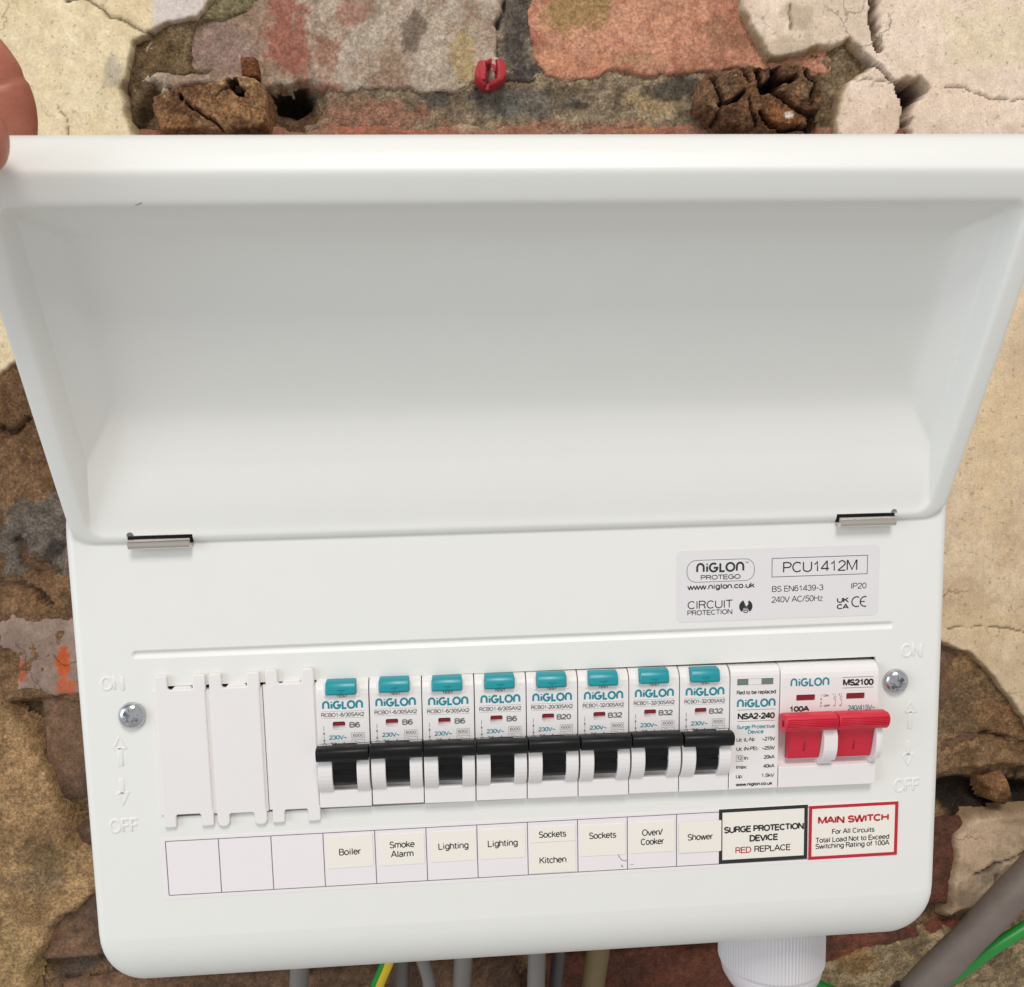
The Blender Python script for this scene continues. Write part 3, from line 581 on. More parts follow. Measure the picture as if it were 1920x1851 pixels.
HX, ZB, ZT = 149.3, -61.0, 137.0
P = 17.7; MX0 = -123.9
OX0, OX1, OZ0, OZ1 = -123.2, 124.4, 8.6, 54.3
def cover_mesh():
    bm = bmesh.new()
    outl = []
    for cx, cz, rx_, rz, a0 in ((HX - 7, ZT - 32, 7, 32, 0), (-HX + 7, ZT - 32, 7, 32, 90), (-HX + 12, ZB + 28, 12, 28, 180), (HX - 12, ZB + 28, 12, 28, 270)):
        for k in range(11):
            a = math.radians(a0 + 9 * k); c, s = math.cos(a), math.sin(a)
            outl.append((cx + rx_ * c, cz + rz * s, c, s))
    def ring(a, extra=0.0, y=None):
        vs = []
        for x, z, c, s in outl:
            rz = 30.0 if s > 0 else 26.0
            i = 1 - math.sin(a); yy = (3.2 * c * c + rz * s * s) * (1 - math.cos(a)) if False else None
            dx, dz = 3.2 * c * i, rz * s * i
            dep = (3.2 * c * c + rz * s * s) * (1 - math.cos(math.pi / 2 - a)) if False else 0
            vs.append((x, z, c, s))
        return vs
    rings = []
    NA = 10
    for k in range(NA + 1):                      # b = 0: flank, b = 90 deg: front
        b = math.pi / 2 * k / NA; r = []
        for x, z, c, s in outl:
            rz = 30.0 if s > 0 else 26.0
            ins = 1 - math.cos(b); dep = (3.2 * c * c + rz * s * s) * (1 - math.sin(b))
            r.append(bm.verts.new((x - 3.2 * c * ins, dep, z - rz * s * ins)))
        rings.append(r)
    back = [bm.verts.new((x, 98, z)) for x, z, c, s in outl]
    rings.insert(0, back)
    inner = []
    for v in rings[-1]:
        inner.append(bm.verts.new((v.co.x - math.copysign(1.2, v.co.x), 0, v.co.z + (1.2 if v.co.z < 0 else -1.2))))
    rings.append(inner); n = len(outl)
    for a, b in zip(rings, rings[1:]):
        for k in range(n): bm.faces.new((a[k], a[(k + 1) % n], b[(k + 1) % n], b[k]))
    loops = [inner]
    # opening with a return edge
    hole = [bm.verts.new((x, 0, z)) for x, z in ((OX0, OZ0), (OX1, OZ0), (OX1, OZ1), (OX0, OZ1))]
    hb = [bm.verts.new((v.co.x, 1.3, v.co.z)) for v in hole]
    for k in range(4): bm.faces.new((hole[k], hole[(k + 1) % 4], hb[(k + 1) % 4], hb[k]))
    loops.append(hole)
    # pressed groove above the opening
    prev = None
    for ins, y in ((0, 0), (0.35, 0.12), (0.9, 0.85), (1.15, 0.95)):
        r = [bm.verts.new((x, y, z)) for x, z in rrect(-130.6 + ins, 130.6 - ins, 63.9 + ins, 67.0 - ins, 1.54 - ins, 5)]
        if prev:
            for k in range(len(r)): bm.faces.new((prev[k], prev[(k + 1) % len(r)], r[(k + 1) % len(r)], r[k]))
        else: loops.append(r)
        prev = r
    bm.faces.new(prev)
    es = []
    for lp in loops:
        for k in range(len(lp)):
            e = bm.edges.get((lp[k], lp[(k + 1) % len(lp)])) or bm.edges.new((lp[k], lp[(k + 1) % len(lp)])); es.append(e)
    bmesh.ops.triangle_fill(bm, edges=es, use_beauty=True, use_dissolve=False)
    me = finish(bm, 50)
    for p in me.polygons:
        if all(abs(me.vertices[i].co.y) < 1e-6 for i in p.vertices): p.use_smooth = False
    return me
part('front_cover', cover_mesh(), M['paint'])
part('back_plate', box(-144, 144, 95, 97.5, -50, 130), M['paint'])
part('din_rail', box(-126, 126, 52, 60, 14, 49, 1), M['steel'])

# raised ON / OFF lettering and arrows pressed into the cover
def raised(name, strokes, t, hgt=0.28):
    bm = bmesh.new()
    for s in strokes:
        k = Ink(0); k.ribbon(s, t, len(s) > 6 and math.dist(s[0], s[-1]) < 1e-6)
        vs = [bm.verts.new((x, 0.1, z)) for x, y, z in k.v]
        fs = [bm.faces.new([vs[i] for i in f]) for f in k.f]
        r = bmesh.ops.extrude_face_region(bm, geom=fs)
        nv = [v for v in r['geom'] if isinstance(v, bmesh.types.BMVert)]
        for v in nv: v.co.y = -hgt
        for a, b in zip(vs, nv): pass
        # soften: shrink the top a little towards the stroke's spine
        for i in range(0, len(k.v), 2):
            pass
    bmesh.ops.remove_doubles(bm, verts=bm.verts, dist=1e-4)
    top = [e for e in bm.edges if all(v.co.y < -hgt + 0.01 for v in e.verts) and len(e.link_faces) == 2 and e.calc_face_angle(0) > 0.8]
    bmesh.ops.bevel(bm, geom=top, offset=0.28, segments=3, affect='EDGES', profile=0.5)
    return part(name, finish(bm, 60), M['paint'])
def word(st, xc, zc, w, h):
    tot = sum(G[c][0] for c in st); sx = w / tot; x = xc - w / 2; S = []
    for c in st:
        S += [[(x + a * sx, zc - h / 2 + b * h) for a, b in k] for k in G[c][1]]; x += G[c][0] * sx
    return S
for sx in (-1, 1):
    raised('raised_lettering', word('ON', sx * 137.4, 56.1, 7.6, 4.2), 0.95)
    raised('raised_lettering', word('OFF', sx * 137.2, 6.4, 9.6, 4.4), 0.95)
    xu = sx * 137.2 + (0.4 if sx > 0 else 0.6)
    raised('raised_arrow', [[(xu, 27.4), (xu, 34.0)]], 1.7); raised('raised_arrow', [[(xu - 1.9, 33.6), (xu, 37.6), (xu + 1.9, 33.6), (xu - 1.6, 33.5)]], 0.9)
    raised('raised_arrow', [[(xu - .3, 23.0), (xu - .3, 17.6)]], 1.7); raised('raised_arrow', [[(xu - 2.2, 18.0), (xu - .3, 14.0), (xu + 1.6, 18.0), (xu - 1.9, 18.1)]], 0.9)

# screws
def screw_mesh(ang):
    bm = lathe([(0, -2), (4.45, -2), (4.45, 0.1), (4.5, 0.7), (4.25, 1.5), (3.7, 2.15), (2.8, 2.65), (1.5, 2.9), (0, 2.95)], 40); me = finish(bm, 40)
    cs = [box(-5, 5, -4, -1.45, -0.66, 0.66), box(-2.6, 2.6, -4, -0.4, -0.7, 0.7), box(-0.72, 0.72, -4, -0.4, -2.6, 2.6)]
    c4 = lathe([(0, 0.9), (1.35, 1.4), (1.75, 3.4), (0, 3.4)], 12); cs.append(finish(c4, 40))
    th = [box(-0.16, 0.16, -4, -2.1, -2.6, 2.6), box(-2.6, 2.6, -4, -2.1, -0.16, 0.16)]
    for t in th: t.transform(Matrix.Rotation(math.radians(45), 4, 'Y'))
    out = carve(me, cs + th); out.transform(Matrix.Rotation(ang, 4, 'Y')); return out
part('screw', screw_mesh(math.radians(-58)), M['steel'], loc=(-131.6, 0, 45.0), rot=(math.radians(-3), 0, math.radians(5)))
part('screw', screw_mesh(math.radians(48)), M['steel'], loc=(131.6, 0, 45.2), rot=(math.radians(4), 0, math.radians(-6)))

# hinged lid, a deep pressed tray, leaning 29 degrees out from the wall
LX0, LX1, LS0, LS1 = -146.6, 147.1, -1.2, 123.4
def lid_mesh():
    # (side inset, hinge inset, end inset, depth, corner radius)
    R_ = [(30, 56, 30, 17.5, 3), (14, 46, 10, 17.5, 2.5), (2.5, 38, 2, 17.2, 2), (0.6, 35, 0.4, 15.5, 1.6), (0.3, 27, 0.0, 11.5, 1.8), (0.2, 20, 0.15, 8.8, 2.5), (0.1, 10, 1.7, 5.0, 4), (0.1, 3, 3.2, 3.0, 6), (0.0, 0.3, 4.4, 1.6, 8), (0.5, 0.5, 5.3, 0.5, 8),
          (1.5, 1.3, 6.4, 0.05, 8), (3.2, 2.2, 9, 0.0, 7.5), (5.4, 3.1, 13.4, 0.0, 6.5), (6.6, 4.0, 14.5, 0.35, 5.5), (7.1, 5.6, 15.0, 1.2, 4), (7.5, 11.5, 15.8, 3.0, 2.5), (8.1, 19.0, 17.6, 6.0, 1.6), (8.45, 25.0, 20.0, 8.5, 1.2), (8.7, 26.4, 20.6, 9.0, 1.0),
          (9.5, 28.0, 21.2, 9.6, 1.0), (15.8, 37.0, 26, 13.2, 1.2), (17.8, 42.0, 28, 14.4, 1.6), (24, 52, 34, 15.0, 2), (40, 66, 47, 15.0, 2)]
    bm = bmesh.new(); rings = []
    for a, b, e, d, r in R_:
        pts = rrect(LX0 + a, LX1 - a, LS0 + b, LS1 - e, r, 5)
        rings.append([bm.verts.new((x, d, z)) for x, z in pts])
    n = len(rings[0])
    for p, q in zip(rings, rings[1:]):
        for k in range(n): bm.faces.new((p[k], p[(k + 1) % n], q[(k + 1) % n], q[k]))
    bm.faces.new(rings[0]); bm.faces.new(rings[-1])
    bmesh.ops.recalc_face_normals(bm, faces=bm.faces)
    me = finish(bm, 0)
    o = bpy.data.objects.new('t', me); col.objects.link(o)
    m = o.modifiers.new('s', 'SUBSURF'); m.levels = 2; m.render_levels = 2
    dg = bpy.context.evaluated_depsgraph_get(); out = bpy.data.meshes.new_from_object(o.evaluated_get(dg)); bpy.data.objects.remove(o)
    cut = [box(hx - 10.4, hx + 10.4, -3, 3.4, -3, 2.7) for hx in (-118.1, 118.7)]
    cut += [finish(lathe([(0, -4), (1.2, -4), (1.2, 3), (0, 3)], 14), 40) for _ in range(2)]
    cut[2].transform(Matrix.Translation((-0.1275, 0, 0.0026))); cut[3].transform(Matrix.Translation((0.1285, 0, 0.0026)))
    out = carve(out, cut); out.shade_smooth(); out.set_sharp_from_angle(angle=math.radians(50))
    return out
lid = part('lid', lid_mesh(), M['paint'], loc=(0, -1, 103), rot=(math.radians(29), 0, 0))
k = Ink(-0.06); k.ribbon([(-103.4, 109.2), (-102.6, 109.35), (-101.6, 109.8)], 0.14)
k.build('scuff_mark', M['ink'], lid)
for hx in (-118.1, 118.7):
    h = part('hinge', box(hx - 10.3, hx + 10.3, -1.5, -0.4, 102.6, 105.1, 0.1), M['dark'])  # dark strip stands in for the shade in the slit above the barrel
    bm = bmesh.new(); bmesh.ops.create_cone(bm, cap_ends=True, segments=24, radius1=1.75, radius2=1.75, depth=19.6)
    bmesh.ops.rotate(bm, verts=bm.verts, matrix=Matrix.Rotation(math.pi / 2, 3, 'Y')); bmesh.ops.translate(bm, verts=bm.verts, vec=(hx, -2.5, 102.7))
    link('hinge_barrel', finish(bm, 40), M['chrome'], h)

# rating label
def label(name, x0, x1, z0, z1, mat, rot=0.0, rad=0.15, thick=0.12):
    """a stuck-on label; returns its object, whose origin is its lower left corner"""
    me = prism(rrect(0, x1 - x0, 0, z1 - z0, rad, 5), -thick, 0.0, axis='y', smooth=0)
    return part(name, me, mat, loc=(x0, 0.0, z0), rot=(0, -rot, 0))
rl = label('rating_label', 53.0, 124.6, 69.3, 94.3, M['foil'], rad=1.9)
tag(rl, 'silvery rating label printed PCU1412M')
k = Ink(-0.15); q = lambda v: 25 - v
k.ribbon(rrect(3.7, 27.3, q(11.1), q(3.5), 3.3, 7), 0.16, True); k.logo(6.9, 23.7, q(7.9), q(4.4), 0.62); k.text('PROTEGO', 8.4, 22.5, q(10.4), q(8.7), 0.24)
k.text('TM', 24.1, 25.2, q(5.0), q(4.5), 0.1)
k.text('www.niglon.co.uk', 3.9, 27.4, q(13.75), q(11.7), 0.32)
k.text('CIRCUIT', 3.8, 19.8, q(20.5), q(17.6), 0.30); k.text('PROTECTION', 3.8, 19.7, q(22.7), q(20.9), 0.22)
k.rect(33.5, 67.4, q(10.2), q(3.7), 0.2); k.text('PCU1412M', 37.2, 64.0, q(8.9), q(5.1), 0.38)
k.text('BS EN61439-3', 33.5, 51.9, q(15.5), q(13.4), 0.22); k.text('IP20', 61.6, 67.3, q(15.4), q(13.3), 0.22)
k.text('240V AC/50Hz', 33.5, 51.7, q(19.3), q(17.1), 0.22)
k.text('UK', 56.8, 61.0, q(20.2), q(18.3), 0.36); k.text('CA', 56.8, 61.0, q(22.5), q(20.6), 0.36)
k.ribbon(ar(63.9, q(20.0), 1.75, 1.75, 60, 300, 12), 0.42); k.ribbon(ar(66.9, q(20.0), 1.75, 1.75, 75, 285, 12), 0.42); k.line(65.4, q(20.0), 66.8, q(20.0), 0.4)
# round emblem: dark disc with a bolt notch and an eye below
cx, cz = 24.4, q(20.2)
k.poly([(cx - 0.25, cz + 0.75), (cx - 0.75, cz + 1.9)] + ar(cx, cz, 2.35, 2.35, 112, 236, 10) + [(cx - 0.9, cz - 0.75)])
k.poly([(cx + 0.75, cz - 0.75)] + ar(cx, cz, 2.35, 2.35, -56, 66, 10) + [(cx + 0.95, cz + 1.9), (cx + 0.7, cz + 1.2), (cx + 1.0, cz + 1.0), (cx + 0.15, cz - 0.2)])
k.poly([(cx - 0.9, cz - 0.55), (cx - 0.2, cz + 0.6), (cx + 0.35, cz - 0.35), (cx + 0.7, cz - 0.55)])
k.ribbon(ar(cx, cz - 2.5, 1.7, 1.7, 150, 30, 8), 0.25); k.ribbon(ar(cx, cz - 1.75, 0.75, 0.42, 0, 360, 12), 0.3, True)
k.build('lettering', M['ink'], rl)

# circuit chart: a paper strip of cells under the breakers
chart = label('circuit_chart', -125.4, 127.2, -20.9, 1.1, M['paper'])
k = Ink(-0.15); cx0 = 1.5; zt, zb = 20.9, 1.4
k.line(cx0, zt, 250.6, zt, 0.26); k.line(cx0, zb, 250.6, zb, 0.26)
for i in range(14): k.line(cx0 + P * i, zb, cx0 + P * i, zt, 0.28)
k.build('grid_lines', M['line'], chart)
k = Ink(-0.16); k.ribbon([(157.2, 8.2), (157.8, 6.3), (158.8, 4.9), (160.2, 4.5), (160.4, 5.0)], 0.22); k.ribbon([(158.5, 3.1), (159.2, 2.3)], 0.3); k.ribbon([(161.6, 2.9), (163.0, 3.1)], 0.15); k.ribbon([(155.4, 9.0), (156.6, 8.6)], 0.25)
k.build('crease', M['greyink'], chart)
TAPES = [('Boiler', None, -69.6, -53.9, -13.0, -1.4, .6), ('Smoke', 'Alarm', -51.4, -36.2, -13.0, -1.7, .1), ('Lighting', None, -33.9, -18.1, -12.8, -1.8, .3), ('Lighting', None, -16.6, -0.9, -12.7, -1.9, .2),
         ('Sockets', None, 0.8, 16.8, -7.6, -2.0, .3), ('Kitchen', None, 0.8, 16.8, -19.0, -7.8, .1), ('Sockets', None, 18.5, 34.6, -13.7, -2.3, 0), ('Oven/', 'Cooker', 36.4, 52.3, -13.6, -2.2, 0), ('Shower', None, 53.9, 69.2, -14.4, -2.9, 0)]
TEXTW = {'Boiler': 7.6, 'Smoke': 8.7, 'Alarm': 7.8, 'Lighting': 10.6, 'Sockets': 9.7, 'Kitchen': 9.6, 'Oven/': 7.4, 'Cooker': 8.4, 'Shower': 9.2}
for a, b, x0, x1, z0, z1, r in TAPES:
    t = part('label_tape', prism(rrect(0, x1 - x0, 0, z1 - z0, 0.3, 4), -0.22, 0.0, axis='y', smooth=0), M['tape'], loc=(x0, -0.13 if a != 'Shower' else -0.33, z0), rot=(0, -math.radians(r), 0))
    tag(t, 'cream label tape reading ' + a + (' ' + b if b else ''))
    k = Ink(-0.26); w, h = x1 - x0, z1 - z0; c = w / 2
    zc = h * {'Boiler': .5, 'Lighting': .52, 'Shower': .5, 'Kitchen': .42}.get(a, .5)
    if a == 'Sockets' and h > 8: zc = h * .66
    for s, z in ([(a, zc)] if not b else [(a, h * .66), (b, h * .36)]):
        k.text(s, c - TEXTW[s] / 2, c + TEXTW[s] / 2, z - 1.25, z + 1.25, 0.29)
    k.build('lettering', M['ink'], t)

# two bordered warning labels
def bordered(x0, x1, z0, z1, mat, bw, lb, rot):
    t = label('warning_label', x0, x1, z0, z1, M['tape'], rot, thick=0.30); tag(t, lb)
    w, h = x1 - x0, z1 - z0; bm = bmesh.new()
    for a in ((0, w, 0, bw), (0, w, h - bw, h), (0, bw, bw, h - bw), (w - bw, w, bw, h - bw)): add_box(bm, a[0], a[1], -0.38, -0.31, a[2], a[3])
    link('border', finish(bm, 0), mat, t)
    return t
s1 = bordered(68.4, 100.8, -19.3, 1.0, M['blackink'], 1.25, 'cream label in a black border reading SURGE PROTECTION DEVICE', math.radians(0.2))
k = Ink(-0.33); k.text('SURGE PROTECTION', 1.9, 31.0, 11.2, 13.7, 0.46); k.text('DEVICE', 11.2, 21.6, 7.6, 10.1, 0.46); k.text('REPLACE', 12.9, 26.3, 3.5, 5.9, 0.32); k.build('lettering', M['ink'], s1)
k = Ink(-0.33); k.text('RED', 6.0, 11.9, 3.4, 5.8, 0.32); k.build('red_lettering', M['redink'], s1)
s2 = bordered(101.2, 134.2, -19.8, 0.5, M['redband'], 1.15, 'cream label in a red border reading MAIN SWITCH', math.radians(0.1))
k = Ink(-0.33); k.text('MAIN SWITCH', 3.4, 29.6, 13.2, 16.0, 0.58); k.build('red_lettering', M['redink'], s2)
k = Ink(-0.33); k.text('For All Circuits', 8.6, 24.4, 9.2, 11.2, 0.26); k.text('Total Load Not to Exceed', 2.6, 30.0, 6.2, 8.2, 0.26); k.text('Switching Rating of 100A', 2.6, 30.0, 3.9, 5.9, 0.26); k.build('lettering', M['ink'], s2)

# ------------------------------------------------------------------ blanking plates
def blank_mesh(w, h, rt, rb):
    tl, tr = 4.05, w - 4.2
    pts = []
    def corner(x, z, dx, dz, r):      # rounded outer corner
        pts.extend([(x - dx * r, z), (x - dx * r * .3, z - dz * r * .3), (x, z - dz * r)] if dx * dz > 0 else [(x, z - dz * r), (x - dx * r * .3, z - dz * r * .3), (x - dx * r, z)])
    nb, nt = 4.4, h - 4.9
    pts = [(0, rb), (rb * .3, rb * .3), (rb, 0), (tl - rb, 0), (tl - rb * .3, rb * .3), (tl, rb), (tl, nb - .5), (tl + .5, nb), (tr - .5, nb), (tr, nb - .5), (tr, rb), (tr + rb * .3, rb * .3), (tr + rb, 0), (w - rb, 0), (w - rb * .3, rb * .3), (w, rb),
           (w, 5.2), (w - .25, 5.5), (w - .25, h - 5.6), (w, h - 5.3), (w, h - rt), (w - rt * .3, h - rt * .3), (w - rt, h), (tr + rt, h), (tr + rt * .3, h - rt * .3), (tr, h - rt), (tr, nt + .5), (tr - .5, nt), (tl + .5, nt), (tl, nt + .5), (tl, h - rt), (tl - rt * .3, h - rt * .3), (tl - rt, h), (rt, h), (rt * .3, h - rt * .3), (0, h - rt)]
    return prism(pts, -1.7, 0.0, 0.35, 2, axis='y')
for i, (x0, x1, z0, z1, rt, rb, lb) in enumerate(((-123.3, -106.8, 5.5, 58.2, .7, .6, 'white plastic blanking plate nearest the left screw'), (-105.6, -89.0, 5.0, 58.3, .7, 1.5, 'white plastic blanking plate between two other blanking plates'), (-87.1, -71.0, 5.3, 58.9, 1.2, .6, 'white plastic blanking plate right beside the breaker for the boiler'))):
    b = tag(empty('blanking_plate', (x0, -0.1, z0)), lb, 'blanking plate', 'blanking plates in the left of the opening')
    w, h = x1 - x0, z1 - z0
    link('plate', blank_mesh(w, h, rt, rb), M['plastic'], b)
    link('flange', box(-1.1, w + 0.55, -0.95 + 0.08 * i, 3.0 + 0.1 * i, 4.4, h - 5.4), M['plastic'], b)
    link('clip', prism([(4.9, h - 7.5), (w - 4.6, h - 7.5), (w - 4.7, h - 4.5), (w - 5.4, h - 4.0), (6.2, h - 4.0), (5.6, h - 4.6)], -1.2, 6, 0.2, 1, axis='y'), M['plastic'], b)
    link('clip', prism([(4.6, 3.9), (w - 4.6, 3.9), (w - 4.6, 7), (4.6, 7)], 0.3, 6, 0.2, 1, axis='y'), M['plastic'], b)

# ------------------------------------------------------------------ breakers; local x from the left edge, z from the foot
TILT = math.radians(0.5)
def foot(x): return 9.75 - (x - 27) * math.tan(TILT)
def arcprof(cy, cz, r, a0, a1, n=8): return [(cy + r * math.cos(math.radians(a0 + (a1 - a0) * k / n)), cz + r * math.sin(math.radians(a0 + (a1 - a0) * k / n))) for k in range(n + 1)]
FY = -3.5
BODY_TOP = [(30, 44.2), (2.5, 44.2), (0.2, 44.1), (-1.4, 43.4), (-2.6, 42.4), (-3.2, 41.2), (FY, 39.6)]
def rcbo_body():
    w = 17.5; bm = bmesh.new()
    add_prism(bm, BODY_TOP + [(FY, 22.6), (-1.0, 21.8), (-1.0, 6.9), (-1.6, 6.3), (FY + .15, 5.9), (FY, 5.7), (FY, 0.25), (FY + .3, 0), (30, 0)], 0.1, w, 0.22, 2)
    cheek = [(-0.5, 22.7)] + arcprof(2.6, 13.8, 10.2, 118, 232, 12) + [(-0.5, 6.5)]
    cheek = [(max(-7.6, y), z) for y, z in cheek]
    add_prism(bm, cheek, 0.25, 5.0, 0.25, 2); add_prism(bm, cheek, 13.1, w - 0.15, 0.25, 2)
    add_box(bm, 4.9, 13.2, -2.2, -0.6, 6.2, 8.0, 0.2)
    me = finish(bm, 40)
    return carve(me, [box(5.3, 9.5, -6, -1.9, 27.4, 30.2, 0.5)])
def rcbo_toggle():
    bm = bmesh.new()
    add_prism(bm, [(-3.8, 22.3), (-5.6, 22.9), (-8.6, 23.0), (-9.8, 22.5), (-10.3, 21.6), (-10.2, 20.4), (-9.6, 18.9), (-8.6, 18.3), (-6.6, 18.5), (-4.0, 19.6)], 0.15, 17.5, 0.25, 2)
    add_prism(bm, [(-1, 21), (-9.2, 19.2), (-8.2, 17.6), (-7.0, 16.9), (-6.8, 14.6), (-5.9, 14.1), (-5.9, 13.3), (-6.4, 12.9), (-6.0, 10.4), (-4.6, 8.4), (-1, 7.6)], 5.15, 12.95, 0.12, 2)
    return finish(bm, 40)
def button():
    bm = bmesh.new(); add_prism(bm, [(-1, 44.4), (-3.6, 44.3), (-4.6, 43.9), (-5.3, 42.2), (-5.6, 40.4), (-5.2, 39.9), (-3.0, 39.8), (-1, 40)], 3.5, 13.6, 0.45, 3)
    return finish(bm, 45)
def button_t():
    bm = bmesh.new(); prof = lambda z0, z1: [(-5.0, z0), (-5.62 + (z1 - 40.5) * -0.0 , z0), (-5.52, z1), (-5.0, z1)]
    add_box(bm, 7.4, 9.8, -5.72, -5.2, 41.6, 41.95, 0.06, 1); add_box(bm, 8.4, 8.75, -5.78, -5.2, 40.5, 41.62, 0.06, 1); return finish(bm, 40)
B0, T0, K0, KT0 = rcbo_body(), rcbo_toggle(), button(), button_t()
W0 = box(5.1, 9.7, -2.1, -1.7, 27.2, 30.4); F0 = box(5.3, 9.4, -3.0, -2.12, 28.6, 30.15, 0.12); SH0 = [prism([(FY - .35, 38.9), (FY - .35, 41.0), (-3.0, 43.0), (-2.0, 43.0), (-2, 38.9)], a, b, 0.12, 1) for a, b in ((2.5, 3.3), (13.8, 14.6))]
RC = [('6', 'B6', 'white breaker with black lever marked B6 above the Boiler tape'), ('6', 'B6', 'white breaker with black lever marked B6 above the Smoke Alarm tape'), ('6', 'B6', 'white breaker with black lever marked B6 above the left Lighting tape'), ('6', 'B6', 'white breaker with black lever marked B6 above the right Lighting tape'),
      ('20', 'B20', 'white breaker with black lever marked B20, the only one of that rating'), ('32', 'B32', 'white breaker with black lever marked B32, next to the B20 one'), ('32', 'B32', 'white breaker with black lever marked B32 above the Oven Cooker tape'), ('32', 'B32', 'white breaker with black lever marked B32 beside the surge device')]
for i, (amp, rating, lb) in enumerate(RC):
    x = MX0 + P * (3 + i)
    d = tag(empty('circuit_breaker', (x, random.uniform(-.25, .25), foot(x) + random.uniform(-.12, .12)), (0, TILT, 0)), lb, 'breaker', 'row of breakers with black levers')
    link('body', B0, M['plastic'], d); link('lever', T0, M['black'], d, (0, random.uniform(-.15, .1), random.uniform(-.22, .22)), (0, math.radians(random.uniform(-.5, .5)), 0))
    tb = link('test_button', K0, M['teal'], d, (0, 0, random.uniform(-.1, .1))); link('raised_letter', KT0, M['teal'], tb)
    for s in SH0: link('button_guard', s, M['plastic'], d)
    wn = link('indicator_window', W0, M['plastic'], d); link('red_flag', F0, M['flag'], wn)
    k = Ink(FY - 0.03); k.logo(2.0, 15.5, 34.45, 37.5, 0.62); k.text('230V~', 4.0, 9.9, 23.95, 25.5, 0.24); k.build('teal_lettering', M['tealink'], d)
    k = Ink(FY - 0.03)
    k.line(1.6, 33.75, 15.9, 33.75, 0.07); k.line(1.6, 31.45, 15.9, 31.45, 0.07)
    k.text('RCBO1-%s/30SAX2' % amp, 1.6, 15.9, 31.85, 33.3, 0.22)
    k.text(rating, 10.8 if len(rating) < 3 else 10.3, 14.4 if len(rating) < 3 else 15.3, 27.9, 29.9, 0.36)
    k.text('TEST', 6.9, 10.6, 38.55, 39.5, 0.18)
    k.text('30mA', 4.3, 9.6, 21.5, 23.0, 0.2)
    k.rect(11.5, 15.8, 24.3, 26.1, 0.1); k.text('6000', 11.9, 15.4, 24.65, 25.75, 0.15)
    k.rect(11.5, 15.8, 21.6, 23.7, 0.1); k.ribbon([(12.2, 22.9), (12.8, 23.2), (13.6, 22.9), (14.3, 22.5), (15.1, 22.8)], 0.12)
    k.line(2.3, 28.7, 2.3, 27.1, 0.16); k.line(2.3, 26.3, 2.3, 23.6, 0.13); k.poly([(1.95, 25.9), (2.65, 25.9), (2.3, 26.9)]); k.poly([(2.3, 23.0), (2.65, 24.0), (1.95, 24.0)]); k.ribbon(ar(2.35, 22.3, .55, .55, 0, 360, 12), 0.16, True)
    k.build('grey_lettering', M['greyink'], d)

# surge protective device
x = MX0 + P * 11
spd = tag(empty('surge_device', (x, 0, foot(x)), (0, TILT, 0)), 'slim white surge device covered in print, between the breakers and red switch', 'surge device')
me = prism(BODY_TOP[:3] + [(-1.2, 44.0), (-2.6, 43.4), (-3.2, 42.4), (FY, 41.2), (FY, 0.3), (FY + .3, 0), (30, 0)], 0.1, 17.55, 0.3, 2)
me = carve(me, [box(2.4, 15.2, -6, -2.6, 37.7, 40.0, 0.15)])
link('body', me, M['plastic'], spd)
for a, b, m in ((2.45, 6.4, 'greyflag'), (11.0, 15.1, 'greyflag')): link('status_window', box(a, b, -3.3, -2.3, 37.8, 39.9), M[m], spd)
link('window_divider', box(6.4, 11.0, -3.42, -2.3, 37.8, 39.9), M['plastic'], spd)
k = Ink(FY - 0.03); k.logo(2.4, 16.0, 29.7, 32.8, 0.62); k.text('Surge Protective', 2.5, 16.1, 22.0, 23.5, 0.22); k.text('Device', 6.5, 12.1, 20.2, 21.7, 0.22); k.build('teal_lettering', M['tealink'], spd)
k = Ink(FY - 0.03)
k.text('Red to be replaced', 2.3, 16.2, 34.4, 35.9, 0.22); k.line(2.6, 28.9, 16.0, 28.9, 0.12); k.line(2.6, 24.8, 16.0, 24.8, 0.12); k.text('NSA2-240', 2.8, 15.9, 25.45, 27.75, 0.46)
for s, v, z in (('Uc (L-N):', '~275V', 17.5), ('Uc (N-PE):', '~255V', 14.2), ('Imax:', '40kA', 7.6), ('Up:', '1.5kV', 4.2)):
    k.text(s, 2.5, 2.5 + {'Uc (L-N):': 6.8, 'Uc (N-PE):': 8, 'Imax:': 4, 'Up:': 2.5}[s], z, z + 1.4, 0.21); k.text(v, 16.2 - {5: 4.6, 4: 3.9}[len(v)], 16.2, z, z + 1.4, 0.21)
k.rect(2.5, 4.9, 10.4, 12.5, 0.12); k.text('T2', 2.85, 4.6, 10.8, 12.1, 0.18); k.text('In:', 5.3, 7.0, 10.8, 12.2, 0.21); k.text('20kA', 12.4, 16.2, 10.9, 12.3, 0.21)
k.text('www.niglon.co.uk', 2.6, 15.6, 1.3, 2.6, 0.26)
k.build('lettering', M['ink'], spd)

